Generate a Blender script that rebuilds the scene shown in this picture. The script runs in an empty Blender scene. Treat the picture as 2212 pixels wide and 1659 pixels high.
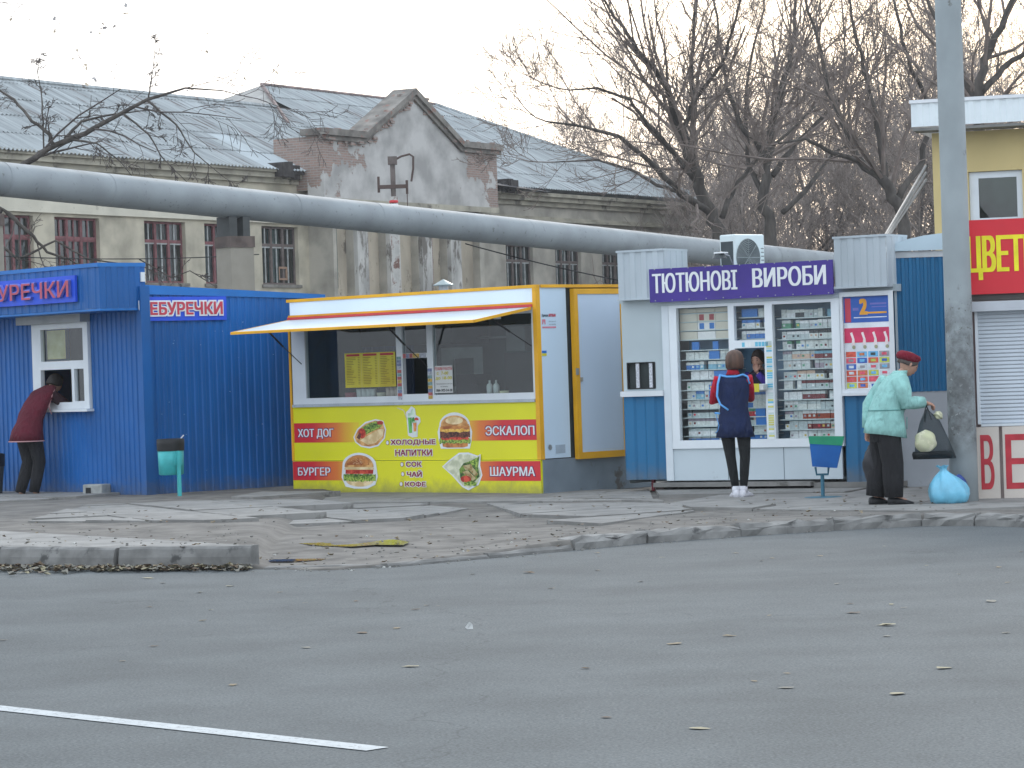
import bpy, bmesh, math, random
from mathutils import Vector, Matrix, Euler

# ------------------------------------------------------------------ camera, sky, sun, exposure
C = bpy.context.scene.collection
scn = bpy.context.scene
R = math.radians
cam_d = bpy.data.cameras.new('camera'); cam_o = bpy.data.objects.new('camera', cam_d); C.objects.link(cam_o)
cam_d.sensor_width = 36; cam_d.lens = 6300 / 2212 * 36; cam_d.clip_start = .1; cam_d.clip_end = 3000
_p = math.atan(24 / 6300); _r = R(1.9)
_X = Vector((1, 0, 0)); _U = Vector((0, math.sin(_p), math.cos(_p))); _F = Vector((0, math.cos(_p), -math.sin(_p)))
_cr = _X * math.cos(_r) - _U * math.sin(_r); _cu = _X * math.sin(_r) + _U * math.cos(_r)
cam_o.matrix_world = Matrix(((_cr.x, _cu.x, -_F.x, 0), (_cr.y, _cu.y, -_F.y, 0), (_cr.z, _cu.z, -_F.z, 1.55), (0, 0, 0, 1)))
scn.camera = cam_o
scn.view_settings.view_transform = 'Standard'; scn.view_settings.look = 'None'; scn.view_settings.gamma = 1
scn.view_settings.use_curve_mapping = False
scn.view_settings.exposure = 0.72
scn.cycles.max_bounces = 6; scn.cycles.diffuse_bounces = 3; scn.cycles.transparent_max_bounces = 12
scn.cycles.use_denoising = True
W = bpy.data.worlds.new('World'); scn.world = W; W.use_nodes = True
nt = W.node_tree; bg = nt.nodes['Background']
sky = nt.nodes.new('ShaderNodeTexSky'); sky.sky_type = 'NISHITA'; sky.sun_disc = False
SUN_EL, SUN_AZ = R(9), R(12)
sky.sun_elevation = SUN_EL; sky.sun_rotation = SUN_AZ; sky.air_density = 1.0; sky.dust_density = 4.0; sky.ozone_density = 1.0
mx = nt.nodes.new('ShaderNodeMixRGB'); mx.inputs[0].default_value = .8
mx.inputs[2].default_value = (10.5, 11.6, 13.0, 1)      # high even overcast veiling the clear sky
nt.links.new(sky.outputs[0], mx.inputs[1]); nt.links.new(mx.outputs[0], bg.inputs[0])
bg.inputs[1].default_value = .1
sd = bpy.data.lights.new('sun', 'SUN'); sd.energy = .6; sd.angle = R(14); sd.color = (1, .93, .84)
so = bpy.data.objects.new('sun', sd); C.objects.link(so)
_sv = Vector((math.sin(SUN_AZ) * math.cos(R(25)), math.cos(SUN_AZ) * math.cos(R(25)), math.sin(R(25))))
so.rotation_euler = _sv.to_track_quat('Z', 'Y').to_euler()

# ------------------------------------------------------------------ helpers
def lin(r, g, b):
    f = lambda c: (c / 255 / 12.92) if c / 255 <= .04045 else ((c / 255 + .055) / 1.055) ** 2.4
    return (f(r), f(g), f(b))

MATS = {}
def mat(name, col, rough=.7, var=.12, scale=5, bump=.0, metal=0, stretch=(1, 1, 1), col2=None, lo=.35, hi=.65, spec=.4, rnd=0, detail=6, wear=None):
    """noise-varied principled material; wear=(colour, scale, threshold) adds patches of dirt or rust"""
    if name in MATS: return MATS[name]
    m = bpy.data.materials.new(name); m.use_nodes = True; n = m.node_tree.nodes; l = m.node_tree.links
    b = n['Principled BSDF']; b.inputs['Roughness'].default_value = rough; b.inputs['Metallic'].default_value = metal
    b.inputs['Specular IOR Level'].default_value = spec
    tc = n.new('ShaderNodeTexCoord'); mp = n.new('ShaderNodeMapping'); mp.inputs['Scale'].default_value = stretch
    l.new(tc.outputs['Object'], mp.inputs[0])
    no = n.new('ShaderNodeTexNoise'); no.inputs['Scale'].default_value = scale; no.inputs['Detail'].default_value = detail
    l.new(mp.outputs[0], no.inputs['Vector'])
    mr = n.new('ShaderNodeMapRange'); mr.inputs[1].default_value = lo; mr.inputs[2].default_value = hi
    l.new(no.outputs['Fac'], mr.inputs[0])
    mix = n.new('ShaderNodeMixRGB'); l.new(mr.outputs[0], mix.inputs[0])
    c1 = tuple(c * (1 - var) for c in col); c2 = col2 if col2 else tuple(min(1, c * (1 + var)) for c in col)
    mix.inputs[1].default_value = (*c1, 1); mix.inputs[2].default_value = (*c2, 1)
    out = mix.outputs[0]
    if wear:
        w = n.new('ShaderNodeTexNoise'); w.inputs['Scale'].default_value = wear[1]; w.inputs['Detail'].default_value = 8
        w.inputs['Roughness'].default_value = .7; l.new(mp.outputs[0], w.inputs['Vector'])
        r2 = n.new('ShaderNodeMapRange'); r2.inputs[1].default_value = wear[2]; r2.inputs[2].default_value = wear[2] + .07
        l.new(w.outputs['Fac'], r2.inputs[0])
        m2 = n.new('ShaderNodeMixRGB'); l.new(r2.outputs[0], m2.inputs[0]); l.new(out, m2.inputs[1]); m2.inputs[2].default_value = (*wear[0], 1)
        out = m2.outputs[0]
    if rnd:
        oi = n.new('ShaderNodeObjectInfo'); r3 = n.new('ShaderNodeMapRange'); r3.inputs[3].default_value = 1 - rnd; r3.inputs[4].default_value = 1 + rnd
        l.new(oi.outputs['Random'], r3.inputs[0])
        vm = n.new('ShaderNodeVectorMath'); vm.operation = 'SCALE'; l.new(out, vm.inputs[0]); l.new(r3.outputs[0], vm.inputs['Scale']); out = vm.outputs[0]
    l.new(out, b.inputs['Base Color'])
    if bump:
        bp = n.new('ShaderNodeBump'); bp.inputs['Strength'].default_value = bump; bp.inputs['Distance'].default_value = .02
        l.new(no.outputs['Fac'], bp.inputs['Height']); l.new(bp.outputs[0], b.inputs['Normal'])
    MATS[name] = m; return m

def glass(name, tint=(.8, .85, .85), refl=.25):
    if name in MATS: return MATS[name]
    m = bpy.data.materials.new(name); m.use_nodes = True; n = m.node_tree.nodes; l = m.node_tree.links
    n.remove(n['Principled BSDF']); t = n.new('ShaderNodeBsdfTransparent'); t.inputs[0].default_value = (*tint, 1)
    g = n.new('ShaderNodeBsdfGlossy'); g.inputs['Roughness'].default_value = .03
    fr = n.new('ShaderNodeLayerWeight'); fr.inputs[0].default_value = .5; pw = n.new('ShaderNodeMath'); pw.operation = 'POWER'; pw.inputs[1].default_value = 5; l.new(fr.outputs['Facing'], pw.inputs[0])
    mm = n.new('ShaderNodeMath'); mm.operation = 'ADD'; mm.inputs[1].default_value = refl; mm.use_clamp = True
    l.new(pw.outputs[0], mm.inputs[0]); x = n.new('ShaderNodeMixShader'); l.new(mm.outputs[0], x.inputs[0]); l.new(t.outputs[0], x.inputs[1]); l.new(g.outputs[0], x.inputs[2])
    l.new(x.outputs[0], n['Material Output'].inputs[0]); MATS[name] = m; return m

class MB:
    def __init__(s): s.v = []; s.f = []; s.m = []
    def add(s, vs, fs, mi=0):
        o = len(s.v); s.v += [tuple(v) for v in vs]; s.f += [tuple(i + o for i in f) for f in fs]; s.m += [mi] * len(fs); return s
    def box(s, x0, x1, y0, y1, z0, z1, mi=0):
        v = [(x, y, z) for x in (x0, x1) for y in (y0, y1) for z in (z0, z1)]
        return s.add(v, [(0, 1, 3, 2), (4, 6, 7, 5), (0, 4, 5, 1), (2, 3, 7, 6), (0, 2, 6, 4), (1, 5, 7, 3)], mi)
    def quad(s, a, b, c, d, mi=0): return s.add([a, b, c, d], [(0, 1, 2, 3)], mi)
    def prism(s, pts, y0, y1, mi=0):                     # outline in x,z extruded along y
        n = len(pts); v = [(p[0], y0, p[1]) for p in pts] + [(p[0], y1, p[1]) for p in pts]
        return s.add(v, [tuple(range(n)), tuple(range(2 * n - 1, n - 1, -1))] + [(i, (i + 1) % n, n + (i + 1) % n, n + i) for i in range(n)], mi)
    def slab(s, pts, z0, z1, mi=0):                      # outline in x,y extruded along z
        n = len(pts); v = [(p[0], p[1], z0) for p in pts] + [(p[0], p[1], z1) for p in pts]
        return s.add(v, [tuple(range(n)), tuple(range(2 * n - 1, n - 1, -1))] + [(i, (i + 1) % n, n + (i + 1) % n, n + i) for i in range(n)], mi)
    def tube(s, path, rad, n=8, mi=0, cap=True):
        path = [Vector(p) for p in path]; k = len(path)
        if not hasattr(rad, '__len__'): rad = [rad] * k
        t = (path[1] - path[0]).normalized(); a = Vector((0, 0, 1)) if abs(t.z) < .9 else Vector((1, 0, 0))
        u = t.cross(a).normalized(); o = len(s.v)
        for i, p in enumerate(path):
            t = (path[min(i + 1, k - 1)] - path[max(i - 1, 0)]).normalized()
            u = (u - t * u.dot(t)); u = u.normalized() if u.length > 1e-6 else t.orthogonal().normalized(); w = t.cross(u)
            for j in range(n):
                q = p + (u * math.cos(2 * math.pi * j / n) + w * math.sin(2 * math.pi * j / n)) * rad[i]; s.v.append((q.x, q.y, q.z))
        for i in range(k - 1):
            for j in range(n):
                s.f.append((o + i * n + j, o + i * n + (j + 1) % n, o + (i + 1) * n + (j + 1) % n, o + (i + 1) * n + j)); s.m.append(mi)
        if cap and n > 3:
            s.f.append(tuple(o + j for j in range(n - 1, -1, -1))); s.m.append(mi); s.f.append(tuple(o + (k - 1) * n + j for j in range(n))); s.m.append(mi)
        return s
    def lathe(s, prof, cx=0, cy=0, n=20, mi=0, sx=1, sy=1):
        o = len(s.v)
        for r, z in prof:
            for j in range(n): s.v.append((cx + sx * r * math.cos(2 * math.pi * j / n), cy + sy * r * math.sin(2 * math.pi * j / n), z))
        for i in range(len(prof) - 1):
            for j in range(n):
                s.f.append((o + i * n + j, o + i * n + (j + 1) % n, o + (i + 1) * n + (j + 1) % n, o + (i + 1) * n + j)); s.m.append(mi)
        return s
    def loft(s, rings, n=20, mi=0, cap=True):            # ring = (centre, half-axis a, half-axis b)
        o = len(s.v)
        for c, a, b in rings:
            c, a, b = Vector(c), Vector(a), Vector(b)
            for j in range(n):
                q = c + a * math.cos(2 * math.pi * j / n) + b * math.sin(2 * math.pi * j / n); s.v.append((q.x, q.y, q.z))
        for i in range(len(rings) - 1):
            for j in range(n):
                s.f.append((o + i * n + j, o + i * n + (j + 1) % n, o + (i + 1) * n + (j + 1) % n, o + (i + 1) * n + j)); s.m.append(mi)
        if cap:
            s.f.append(tuple(o + j for j in range(n - 1, -1, -1))); s.m.append(mi); e = o + (len(rings) - 1) * n
            s.f.append(tuple(e + j for j in range(n))); s.m.append(mi)
        return s
    def ball(s, c, r, n=12, mi=0):
        rr = r if hasattr(r, '__len__') else (r, r, r)
        rings = [((c[0], c[1], c[2] + rr[2] * math.sin(a)), (rr[0] * math.cos(a) + 1e-5, 0, 0), (0, rr[1] * math.cos(a) + 1e-5, 0)) for a in [(-.5 + k / (n // 2 + 1)) * math.pi for k in range(0, n // 2 + 2)]]
        return s.loft(rings, n, mi)
    def corr(s, x0, x1, z0, z1, y, pitch=.1, depth=.018, mi=0, axis='x', dz=0):
        """trapezoid-ribbed sheet; axis x: ribs repeat along x and face +y; axis y: ribs repeat along y and face x; dz lets the top slope"""
        L = x1 - x0; k = max(1, round(L / pitch)); p = L / k; pts = []
        for i in range(k):
            a = x0 + i * p
            pts += [(a, 0), (a + .4 * p, 0), (a + .5 * p, depth), (a + .9 * p, depth)]
        pts.append((x1, 0)); v = []
        for a, d in pts:
            zt = z1 + dz * (a - x0) / L
            for z in (z0, zt): v.append((a, y + d, z) if axis == 'x' else (y - d, a, z))
        return s.add(v, [(2 * i, 2 * i + 2, 2 * i + 3, 2 * i + 1) for i in range(len(pts) - 1)], mi)
    def holes(s, x0, x1, z0, z1, hs, y, th, mi=0):       # wall in the plane y with rectangular openings, reveals run to y+th
        xs = sorted({x0, x1, *[h[0] for h in hs], *[h[1] for h in hs]}); zs = sorted({z0, z1, *[h[2] for h in hs], *[h[3] for h in hs]})
        for i in range(len(xs) - 1):
            for j in range(len(zs) - 1):
                cx, cz = (xs[i] + xs[i + 1]) / 2, (zs[j] + zs[j + 1]) / 2
                if any(h[0] < cx < h[1] and h[2] < cz < h[3] for h in hs): continue
                s.quad((xs[i], y, zs[j]), (xs[i + 1], y, zs[j]), (xs[i + 1], y, zs[j + 1]), (xs[i], y, zs[j + 1]), mi)
        for a, b, c, d in hs:
            for (p, q) in (((a, c), (b, c)), ((b, c), (b, d)), ((b, d), (a, d)), ((a, d), (a, c))):
                s.quad((p[0], y, p[1]), (q[0], y, q[1]), (q[0], y + th, q[1]), (p[0], y + th, p[1]), mi)
        return s
    def build(s, name, mats, parent=None, smooth=False, bevel=0, loc=None):
        me = bpy.data.meshes.new(name); me.from_pydata(s.v, [], s.f)
        if not isinstance(mats, (list, tuple)): mats = [mats]
        for m in mats: me.materials.append(m)
        for p, mi in zip(me.polygons, s.m): p.material_index = mi; p.use_smooth = smooth
        o = bpy.data.objects.new(name, me); C.objects.link(o)
        if parent: o.parent = parent
        if loc: o.location = loc
        if bevel:
            md = o.modifiers.new('bevel', 'BEVEL'); md.width = bevel; md.segments = 2; md.limit_method = 'ANGLE'
        return o

def thing(name, label, cat, loc=(0, 0, 0), rz=0, group=None):
    o = bpy.data.objects.new(name, None); C.objects.link(o); o.empty_display_size = .1
    o.location = loc; o.rotation_euler = (0, 0, R(rz)); o['label'] = label; o['category'] = cat
    if group: o['group'] = group
    return o
def tag(o, label, cat, group=None, kind=None):
    o['label'] = label; o['category'] = cat
    if group: o['group'] = group
    if kind: o['kind'] = kind
    return o
def kids(o): return [c for c in o.children]
def dup(root, loc, rz=0, label=None, sc=1):
    r = root.copy(); C.objects.link(r); r.location = loc; r.rotation_euler = (0, 0, R(rz)); r.scale = (sc, sc, sc)
    if label: r['label'] = label
    for ch in list(root.children):
        c = ch.copy(); C.objects.link(c); c.parent = r
        for g in list(ch.children):
            d = g.copy(); C.objects.link(d); d.parent = c
    return r

_tc = {}
def text_geo(s, bold=0):
    """flat letter shapes: outlines of the built-in font, filled by the non-zero winding rule"""
    if s in _tc: return _tc[s]
    from mathutils.geometry import delaunay_2d_cdt, interpolate_bezier
    cu = bpy.data.curves.new('t', 'FONT'); cu.body = s; cu.size = 1; o = bpy.data.objects.new('t', cu); C.objects.link(o)
    c2 = o.to_curve(bpy.context.evaluated_depsgraph_get()); loops = []
    for sp in c2.splines:
        P = []; bp = sp.bezier_points; n = len(bp)
        if n:
            for i in range(n):
                a, b = bp[i], bp[(i + 1) % n]; straight = (a.handle_right - a.co).cross(b.co - a.co).length < 1e-6 and (b.handle_left - b.co).cross(b.co - a.co).length < 1e-6
                P += [(q.x, q.y) for q in interpolate_bezier(a.co, a.handle_right, b.handle_left, b.co, 2 if straight else 5)[:-1]]
        else: P = [(q.co.x, q.co.y) for q in sp.points]
        Q = [p for i, p in enumerate(P) if abs(p[0] - P[i - 1][0]) + abs(p[1] - P[i - 1][1]) > 1e-5]
        if len(Q) > 2: loops.append(Q)
    o.to_curve_clear(); bpy.data.objects.remove(o); bpy.data.curves.remove(cu)
    V, E = [], []
    for Q in loops: k = len(V); V += [Vector(q) for q in Q]; E += [(k + i, k + (i + 1) % len(Q)) for i in range(len(Q))]
    vs, _, fs, *_r2 = delaunay_2d_cdt(V, E, [], 0, 1e-6)
    def wind(x, y):
        w = 0
        for Q in loops:
            for i in range(len(Q)):
                a, b = Q[i - 1], Q[i]
                if (a[1] <= y) != (b[1] <= y):
                    t = (y - a[1]) / (b[1] - a[1])
                    if a[0] + t * (b[0] - a[0]) > x: w += 1 if b[1] > a[1] else -1
        return w
    keep = [tuple(f) for f in fs if wind(sum(vs[i].x for i in f) / len(f), sum(vs[i].y for i in f) / len(f)) != 0]
    x0 = min(v.x for v in V); x1 = max(v.x for v in V); y0 = min(v.y for v in V); y1 = max(v.y for v in V)
    vs = [((v.x - x0) / (x1 - x0), (v.y - y0) / (y1 - y0)) for v in vs]; _tc[s] = (vs, keep); return vs, keep
def text(mb, s, xL, xR, z0, z1, y, th=0, bold=.02, mi=0, fn=None, slope=0):
    """lettering fitted to the rectangle, thickened by overlapping strikes; xL is the edge the word starts from"""
    vs, fs = text_geo(s); fn = fn or (lambda a, d, z: (a, d, z)); H_ = z1 - z0; e = bold * H_ * 1.25; sg_ = 1 if xR > xL else -1
    ec = {}
    for f in fs:
        for i in range(len(f)):
            q_ = (f[i], f[(i + 1) % len(f)]); ec.setdefault(tuple(sorted(q_)), []).append(q_)
    side = [q_[0] for q_ in ec.values() if len(q_) == 1]; n = len(vs)
    st = [(a, b) for b in (-1, 0, 1) for a in (-1, -.5, 0, .5, 1)] if bold > .03 else [(-1, 0), (-.4, 0), (.4, 0), (1, 0)]
    for k, (ox, oz) in enumerate(st):
        P = lambda v, d: fn(xL + sg_ * e + (xR - xL - 2 * sg_ * e) * v[0] + ox * e, d, z0 + e * .7 + (H_ - 1.4 * e) * v[1] + oz * e * .7 + slope * v[0])
        yy = y - k * .00006
        mb.add([P(v, yy) for v in vs], fs, mi)
        if th > .01: mb.add([P(v, yy) for v in vs] + [P(v, yy - th) for v in vs], [(a, b, b + n, a + n) for a, b in side], mi)
    return mb

rng = random.Random(7)
# ------------------------------------------------------------------ materials
asphalt = mat('asphalt', (.099, .110, .113), .85, .10, 1.2, .0, detail=10, spec=.25)
def tune_asphalt():
    m = asphalt; n = m.node_tree.nodes; l = m.node_tree.links; b = n['Principled BSDF']
    tc = [x for x in n if x.type == 'TEX_COORD'][0]
    g = n.new('ShaderNodeTexNoise'); g.inputs['Scale'].default_value = 70; g.inputs['Detail'].default_value = 3; l.new(tc.outputs['Object'], g.inputs['Vector'])
    big = n.new('ShaderNodeTexNoise'); big.inputs['Scale'].default_value = .22; big.inputs['Detail'].default_value = 4
    mp = n.new('ShaderNodeMapping'); mp.inputs['Rotation'].default_value = (0, 0, R(-38)); mp.inputs['Scale'].default_value = (.35, 2.2, 1)
    l.new(tc.outputs['Object'], mp.inputs[0]); l.new(mp.outputs[0], big.inputs['Vector'])
    src = b.inputs['Base Color'].links[0].from_socket
    r = n.new('ShaderNodeMapRange'); r.inputs[1].default_value = .3; r.inputs[2].default_value = .7; r.inputs[3].default_value = .72; r.inputs[4].default_value = 1.28; l.new(g.outputs['Fac'], r.inputs[0])
    r2 = n.new('ShaderNodeMapRange'); r2.inputs[1].default_value = .3; r2.inputs[2].default_value = .7; r2.inputs[3].default_value = .88; r2.inputs[4].default_value = 1.12; l.new(big.outputs['Fac'], r2.inputs[0])
    mu0 = n.new('ShaderNodeMath'); mu0.operation = 'MULTIPLY'; l.new(r.outputs[0], mu0.inputs[0]); l.new(r2.outputs[0], mu0.inputs[1])
    vo = n.new('ShaderNodeTexVoronoi'); vo.inputs['Scale'].default_value = 95; l.new(tc.outputs['Object'], vo.inputs['Vector']); r4 = n.new('ShaderNodeMapRange'); r4.inputs[1].default_value = .0; r4.inputs[2].default_value = 1; r4.inputs[3].default_value = .78; r4.inputs[4].default_value = 1.22; l.new(vo.outputs['Color'], r4.inputs[0])
    ck = n.new('ShaderNodeTexVoronoi'); ck.feature = 'DISTANCE_TO_EDGE'; ck.inputs['Scale'].default_value = .16; wn = n.new('ShaderNodeTexNoise'); wn.inputs['Scale'].default_value = 1.4; wn.inputs['Detail'].default_value = 8; l.new(tc.outputs['Object'], wn.inputs['Vector'])
    va = n.new('ShaderNodeMixRGB'); va.blend_type = 'LINEAR_LIGHT'; va.inputs[0].default_value = .5; l.new(tc.outputs['Object'], va.inputs[1]); l.new(wn.outputs['Color'], va.inputs[2]); l.new(va.outputs[0], ck.inputs['Vector'])
    r5 = n.new('ShaderNodeMapRange'); r5.inputs[1].default_value = .0004; r5.inputs[2].default_value = .0022; r5.inputs[3].default_value = .78; r5.inputs[4].default_value = 1; l.new(ck.outputs['Distance'], r5.inputs[0])
    m5 = n.new('ShaderNodeMath'); m5.operation = 'MULTIPLY'; l.new(r4.outputs[0], m5.inputs[0]); l.new(r5.outputs[0], m5.inputs[1])
    mu = n.new('ShaderNodeMath'); mu.operation = 'MULTIPLY'; l.new(mu0.outputs[0], mu.inputs[0]); l.new(m5.outputs[0], mu.inputs[1])
    vm = n.new('ShaderNodeVectorMath'); vm.operation = 'SCALE'; l.new(src, vm.inputs[0]); l.new(mu.outputs[0], vm.inputs['Scale']); l.new(vm.outputs[0], b.inputs['Base Color'])
    bp = n.new('ShaderNodeBump'); bp.inputs['Strength'].default_value = .5; bp.inputs['Distance'].default_value = .01; l.new(g.outputs['Fac'], bp.inputs['Height']); l.new(bp.outputs[0], b.inputs['Normal'])
tune_asphalt()
dirt = mat('trodden_dirt', (.138, .130, .118), .95, .3, 3, .6, detail=12, wear=((.17, .16, .145), 6, .56))
concrete = mat('pavement_concrete', (.218, .214, .203), .9, .18, 3, .3, detail=12, wear=((.13, .125, .115), 2.5, .6), rnd=.06)
kerbc = mat('kerb_concrete', (.19, .188, .18), .95, .25, 5, .7, detail=12, wear=((.08, .08, .078), 3, .6), rnd=.08)
paintw = mat('road_paint', (.42, .45, .46), .7, .08, 9, wear=((.2, .21, .22), 30, .55))
blue1 = mat('blue_profile_sheet', lin(12, 90, 158), .45, .16, 1.2, .6, rnd=.07, stretch=(1, 1, .5), wear=((.3, .36, .45), 9, .83), spec=.35)
blue1d = mat('blue_sheet_trim', lin(28, 110, 184), .45, .08, 2, spec=.35)
signblue = mat('sign_blue', lin(40, 84, 210), .5, .05)
lred = mat('letter_red', lin(190, 62, 80), .5, .08)
lredp = mat('letter_red_faded', lin(180, 80, 100), .5, .1)
whitep = mat('white_plastic', (.66, .70, .73), .4, .04, 3)
panelw = mat('white_panel', lin(196, 216, 232), .4, .05, .8, stretch=(1, 1, .4), wear=(lin(150, 160, 165), 3, .72))
whitet = mat('letter_white', (.74, .76, .78), .5, .03)
ochre = mat('ochre_trim', lin(222, 164, 28), .5, .12, 2, wear=(lin(120, 90, 40), 9, .72))
kred = mat('red_trim', lin(200, 62, 66), .5, .08)
yell = mat('yellow_print', lin(222, 218, 26), .4, .04, 1)
pred = mat('print_red', lin(206, 38, 48), .4, .04)
darkred = mat('print_maroon', lin(140, 34, 52), .5, .05)
greybase = mat('grey_metal_skirt', lin(120, 132, 142), .6, .14, 2, wear=(lin(96, 94, 92), 2.5, .58))
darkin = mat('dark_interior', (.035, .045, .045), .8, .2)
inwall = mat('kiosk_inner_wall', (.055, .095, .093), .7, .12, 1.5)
black = mat('black_rubber', (.012, .013, .014), .6, .1)
steel = mat('steel', (.35, .37, .38), .4, .1, 6, metal=.6)
galv = mat('galvanised_sheet', lin(172, 182, 188), .55, .12, 1.5, stretch=(1, 1, .35), wear=(lin(130, 132, 132), 2, .64), metal=.0, spec=.5)
greyp = mat('grey_kiosk_panel', lin(176, 188, 192), .55, .07, 1.2, wear=(lin(140, 146, 146), 2.4, .66))
tealb = mat('teal_blue_sheet', lin(28, 102, 146), .5, .1, 1.2, stretch=(1, 1, .5), wear=(lin(70, 120, 150), 4, .72))
purple = mat('purple_banner', lin(64, 46, 134), .45, .1, 3)
def grime(m, z0, z1, col, amt=.8):                       # splashed dirt that has settled on the lowest part of a wall
    n = m.node_tree.nodes; l = m.node_tree.links; b = n['Principled BSDF']; tc = [x for x in n if x.type == 'TEX_COORD'][0]; s_ = n.new('ShaderNodeSeparateXYZ'); l.new(tc.outputs['Object'], s_.inputs[0])
    no = n.new('ShaderNodeTexNoise'); no.inputs['Scale'].default_value = 7; no.inputs['Detail'].default_value = 8; no.inputs['Roughness'].default_value = .7; l.new(tc.outputs['Object'], no.inputs['Vector'])
    mr = n.new('ShaderNodeMapRange'); mr.inputs[1].default_value = z1; mr.inputs[2].default_value = z0; l.new(s_.outputs[2], mr.inputs[0])
    ad = n.new('ShaderNodeMath'); ad.operation = 'MULTIPLY_ADD'; ad.inputs[1].default_value = .75; l.new(mr.outputs[0], ad.inputs[0]); l.new(no.outputs['Fac'], ad.inputs[2])
    r2 = n.new('ShaderNodeMapRange'); r2.inputs[1].default_value = .62; r2.inputs[2].default_value = 1.15; r2.inputs[4].default_value = amt; l.new(ad.outputs[0], r2.inputs[0])
    x = n.new('ShaderNodeMixRGB'); l.new(r2.outputs[0], x.inputs[0]); l.new(b.inputs['Base Color'].links[0].from_socket, x.inputs[1]); x.inputs[2].default_value = (*col, 1); l.new(x.outputs[0], b.inputs['Base Color'])
grime(yell, .08, .34, (.16, .15, .09), .6); grime(blue1, .05, .42, (.10, .11, .12), .7); grime(tealb, .2, .5, (.13, .14, .14), .6)
gk = glass('kiosk_glass', (.80, .84, .84), .07)
gt = glass('shop_glass', (.93, .95, .95), .03)
gw = glass('old_window_glass', (.35, .42, .44), .10)
# ------------------------------------------------------------------ ground, road, pavement
g = MB().quad((-74, -64, -.05), (94, -64, -.05), (94, 199, -.05), (-74, 199, -.05)).build('ground', dirt); g['kind'] = 'structure'
KERB = [(-40, 50), (-9, 28.4), (-5.19, 25.78), (-4.5, 25.32), (-3.39, 24.54), (-2.2, 24.07), (-1.56, 23.6), (-1.05, 23.78), (-.23, 24.54), (.49, 25.24), (1.16, 25.96), (2.03, 26.48), (2.92, 26.94), (3.77, 27.22), (4.21, 26.95), (4.72, 26.4), (8, 23), (40, -8)]
road = MB().quad((-60, -40, 0), (60, -40, 0), (60, 60, 0), (-60, 60, 0)).build('road', asphalt); road['kind'] = 'structure'
def yk(x):
    for a, b in zip(KERB, KERB[1:]):
        if a[0] <= x <= b[0]: return a[1] + (b[1] - a[1]) * (x - a[0]) / (b[0] - a[0])
def hgt(x, y):
    d = y - yk(x)
    s = min(1, max(0, (x + 2.4) / 3.0)); right = .09 * s * s
    left = .15 * min(1, max(0, (-2.15 - x) / .2))
    base = max(right, left) * min(1, d / .06)
    base = max(base, min(1, max(0, d - .3) / 3.2) * .085)
    wob = .008 * math.sin(x * 3.1 + y * 1.7) + .005 * math.sin(x * 7.3 - y * 4.1)
    return .008 + min(base, .15) + wob * min(1, d * .6) * (1 if y < 33.5 else .2)
mb = MB(); xs = [-30, -20, -14] + [-10 + .12 * i for i in range(150)] + [9, 12, 18, 30]
ds = [0, .03, .07, .12, .2, .3, .45, .6, .8, 1, 1.3, 1.6, 2, 2.4, 2.8, 3.3, 3.8, 4.4, 5, 6, 7, 8, 10, 13, 18, 30]
for x in xs:
    for k, d in enumerate(ds):
        jit = .03 * math.sin(x * 9) + .02 * math.sin(x * 23 + 1) if k < 4 else 0
        mb.v.append((x, yk(x) + d + jit, -.03 if k == 0 else hgt(x, yk(x) + d)))
n = len(ds)
for i in range(len(xs) - 1):
    for k in range(n - 1): mb.f.append((i * n + k, (i + 1) * n + k, (i + 1) * n + k + 1, i * n + k + 1)); mb.m.append(0)
pave = mb.build('pavement', dirt, smooth=True); pave['kind'] = 'structure'

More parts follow.
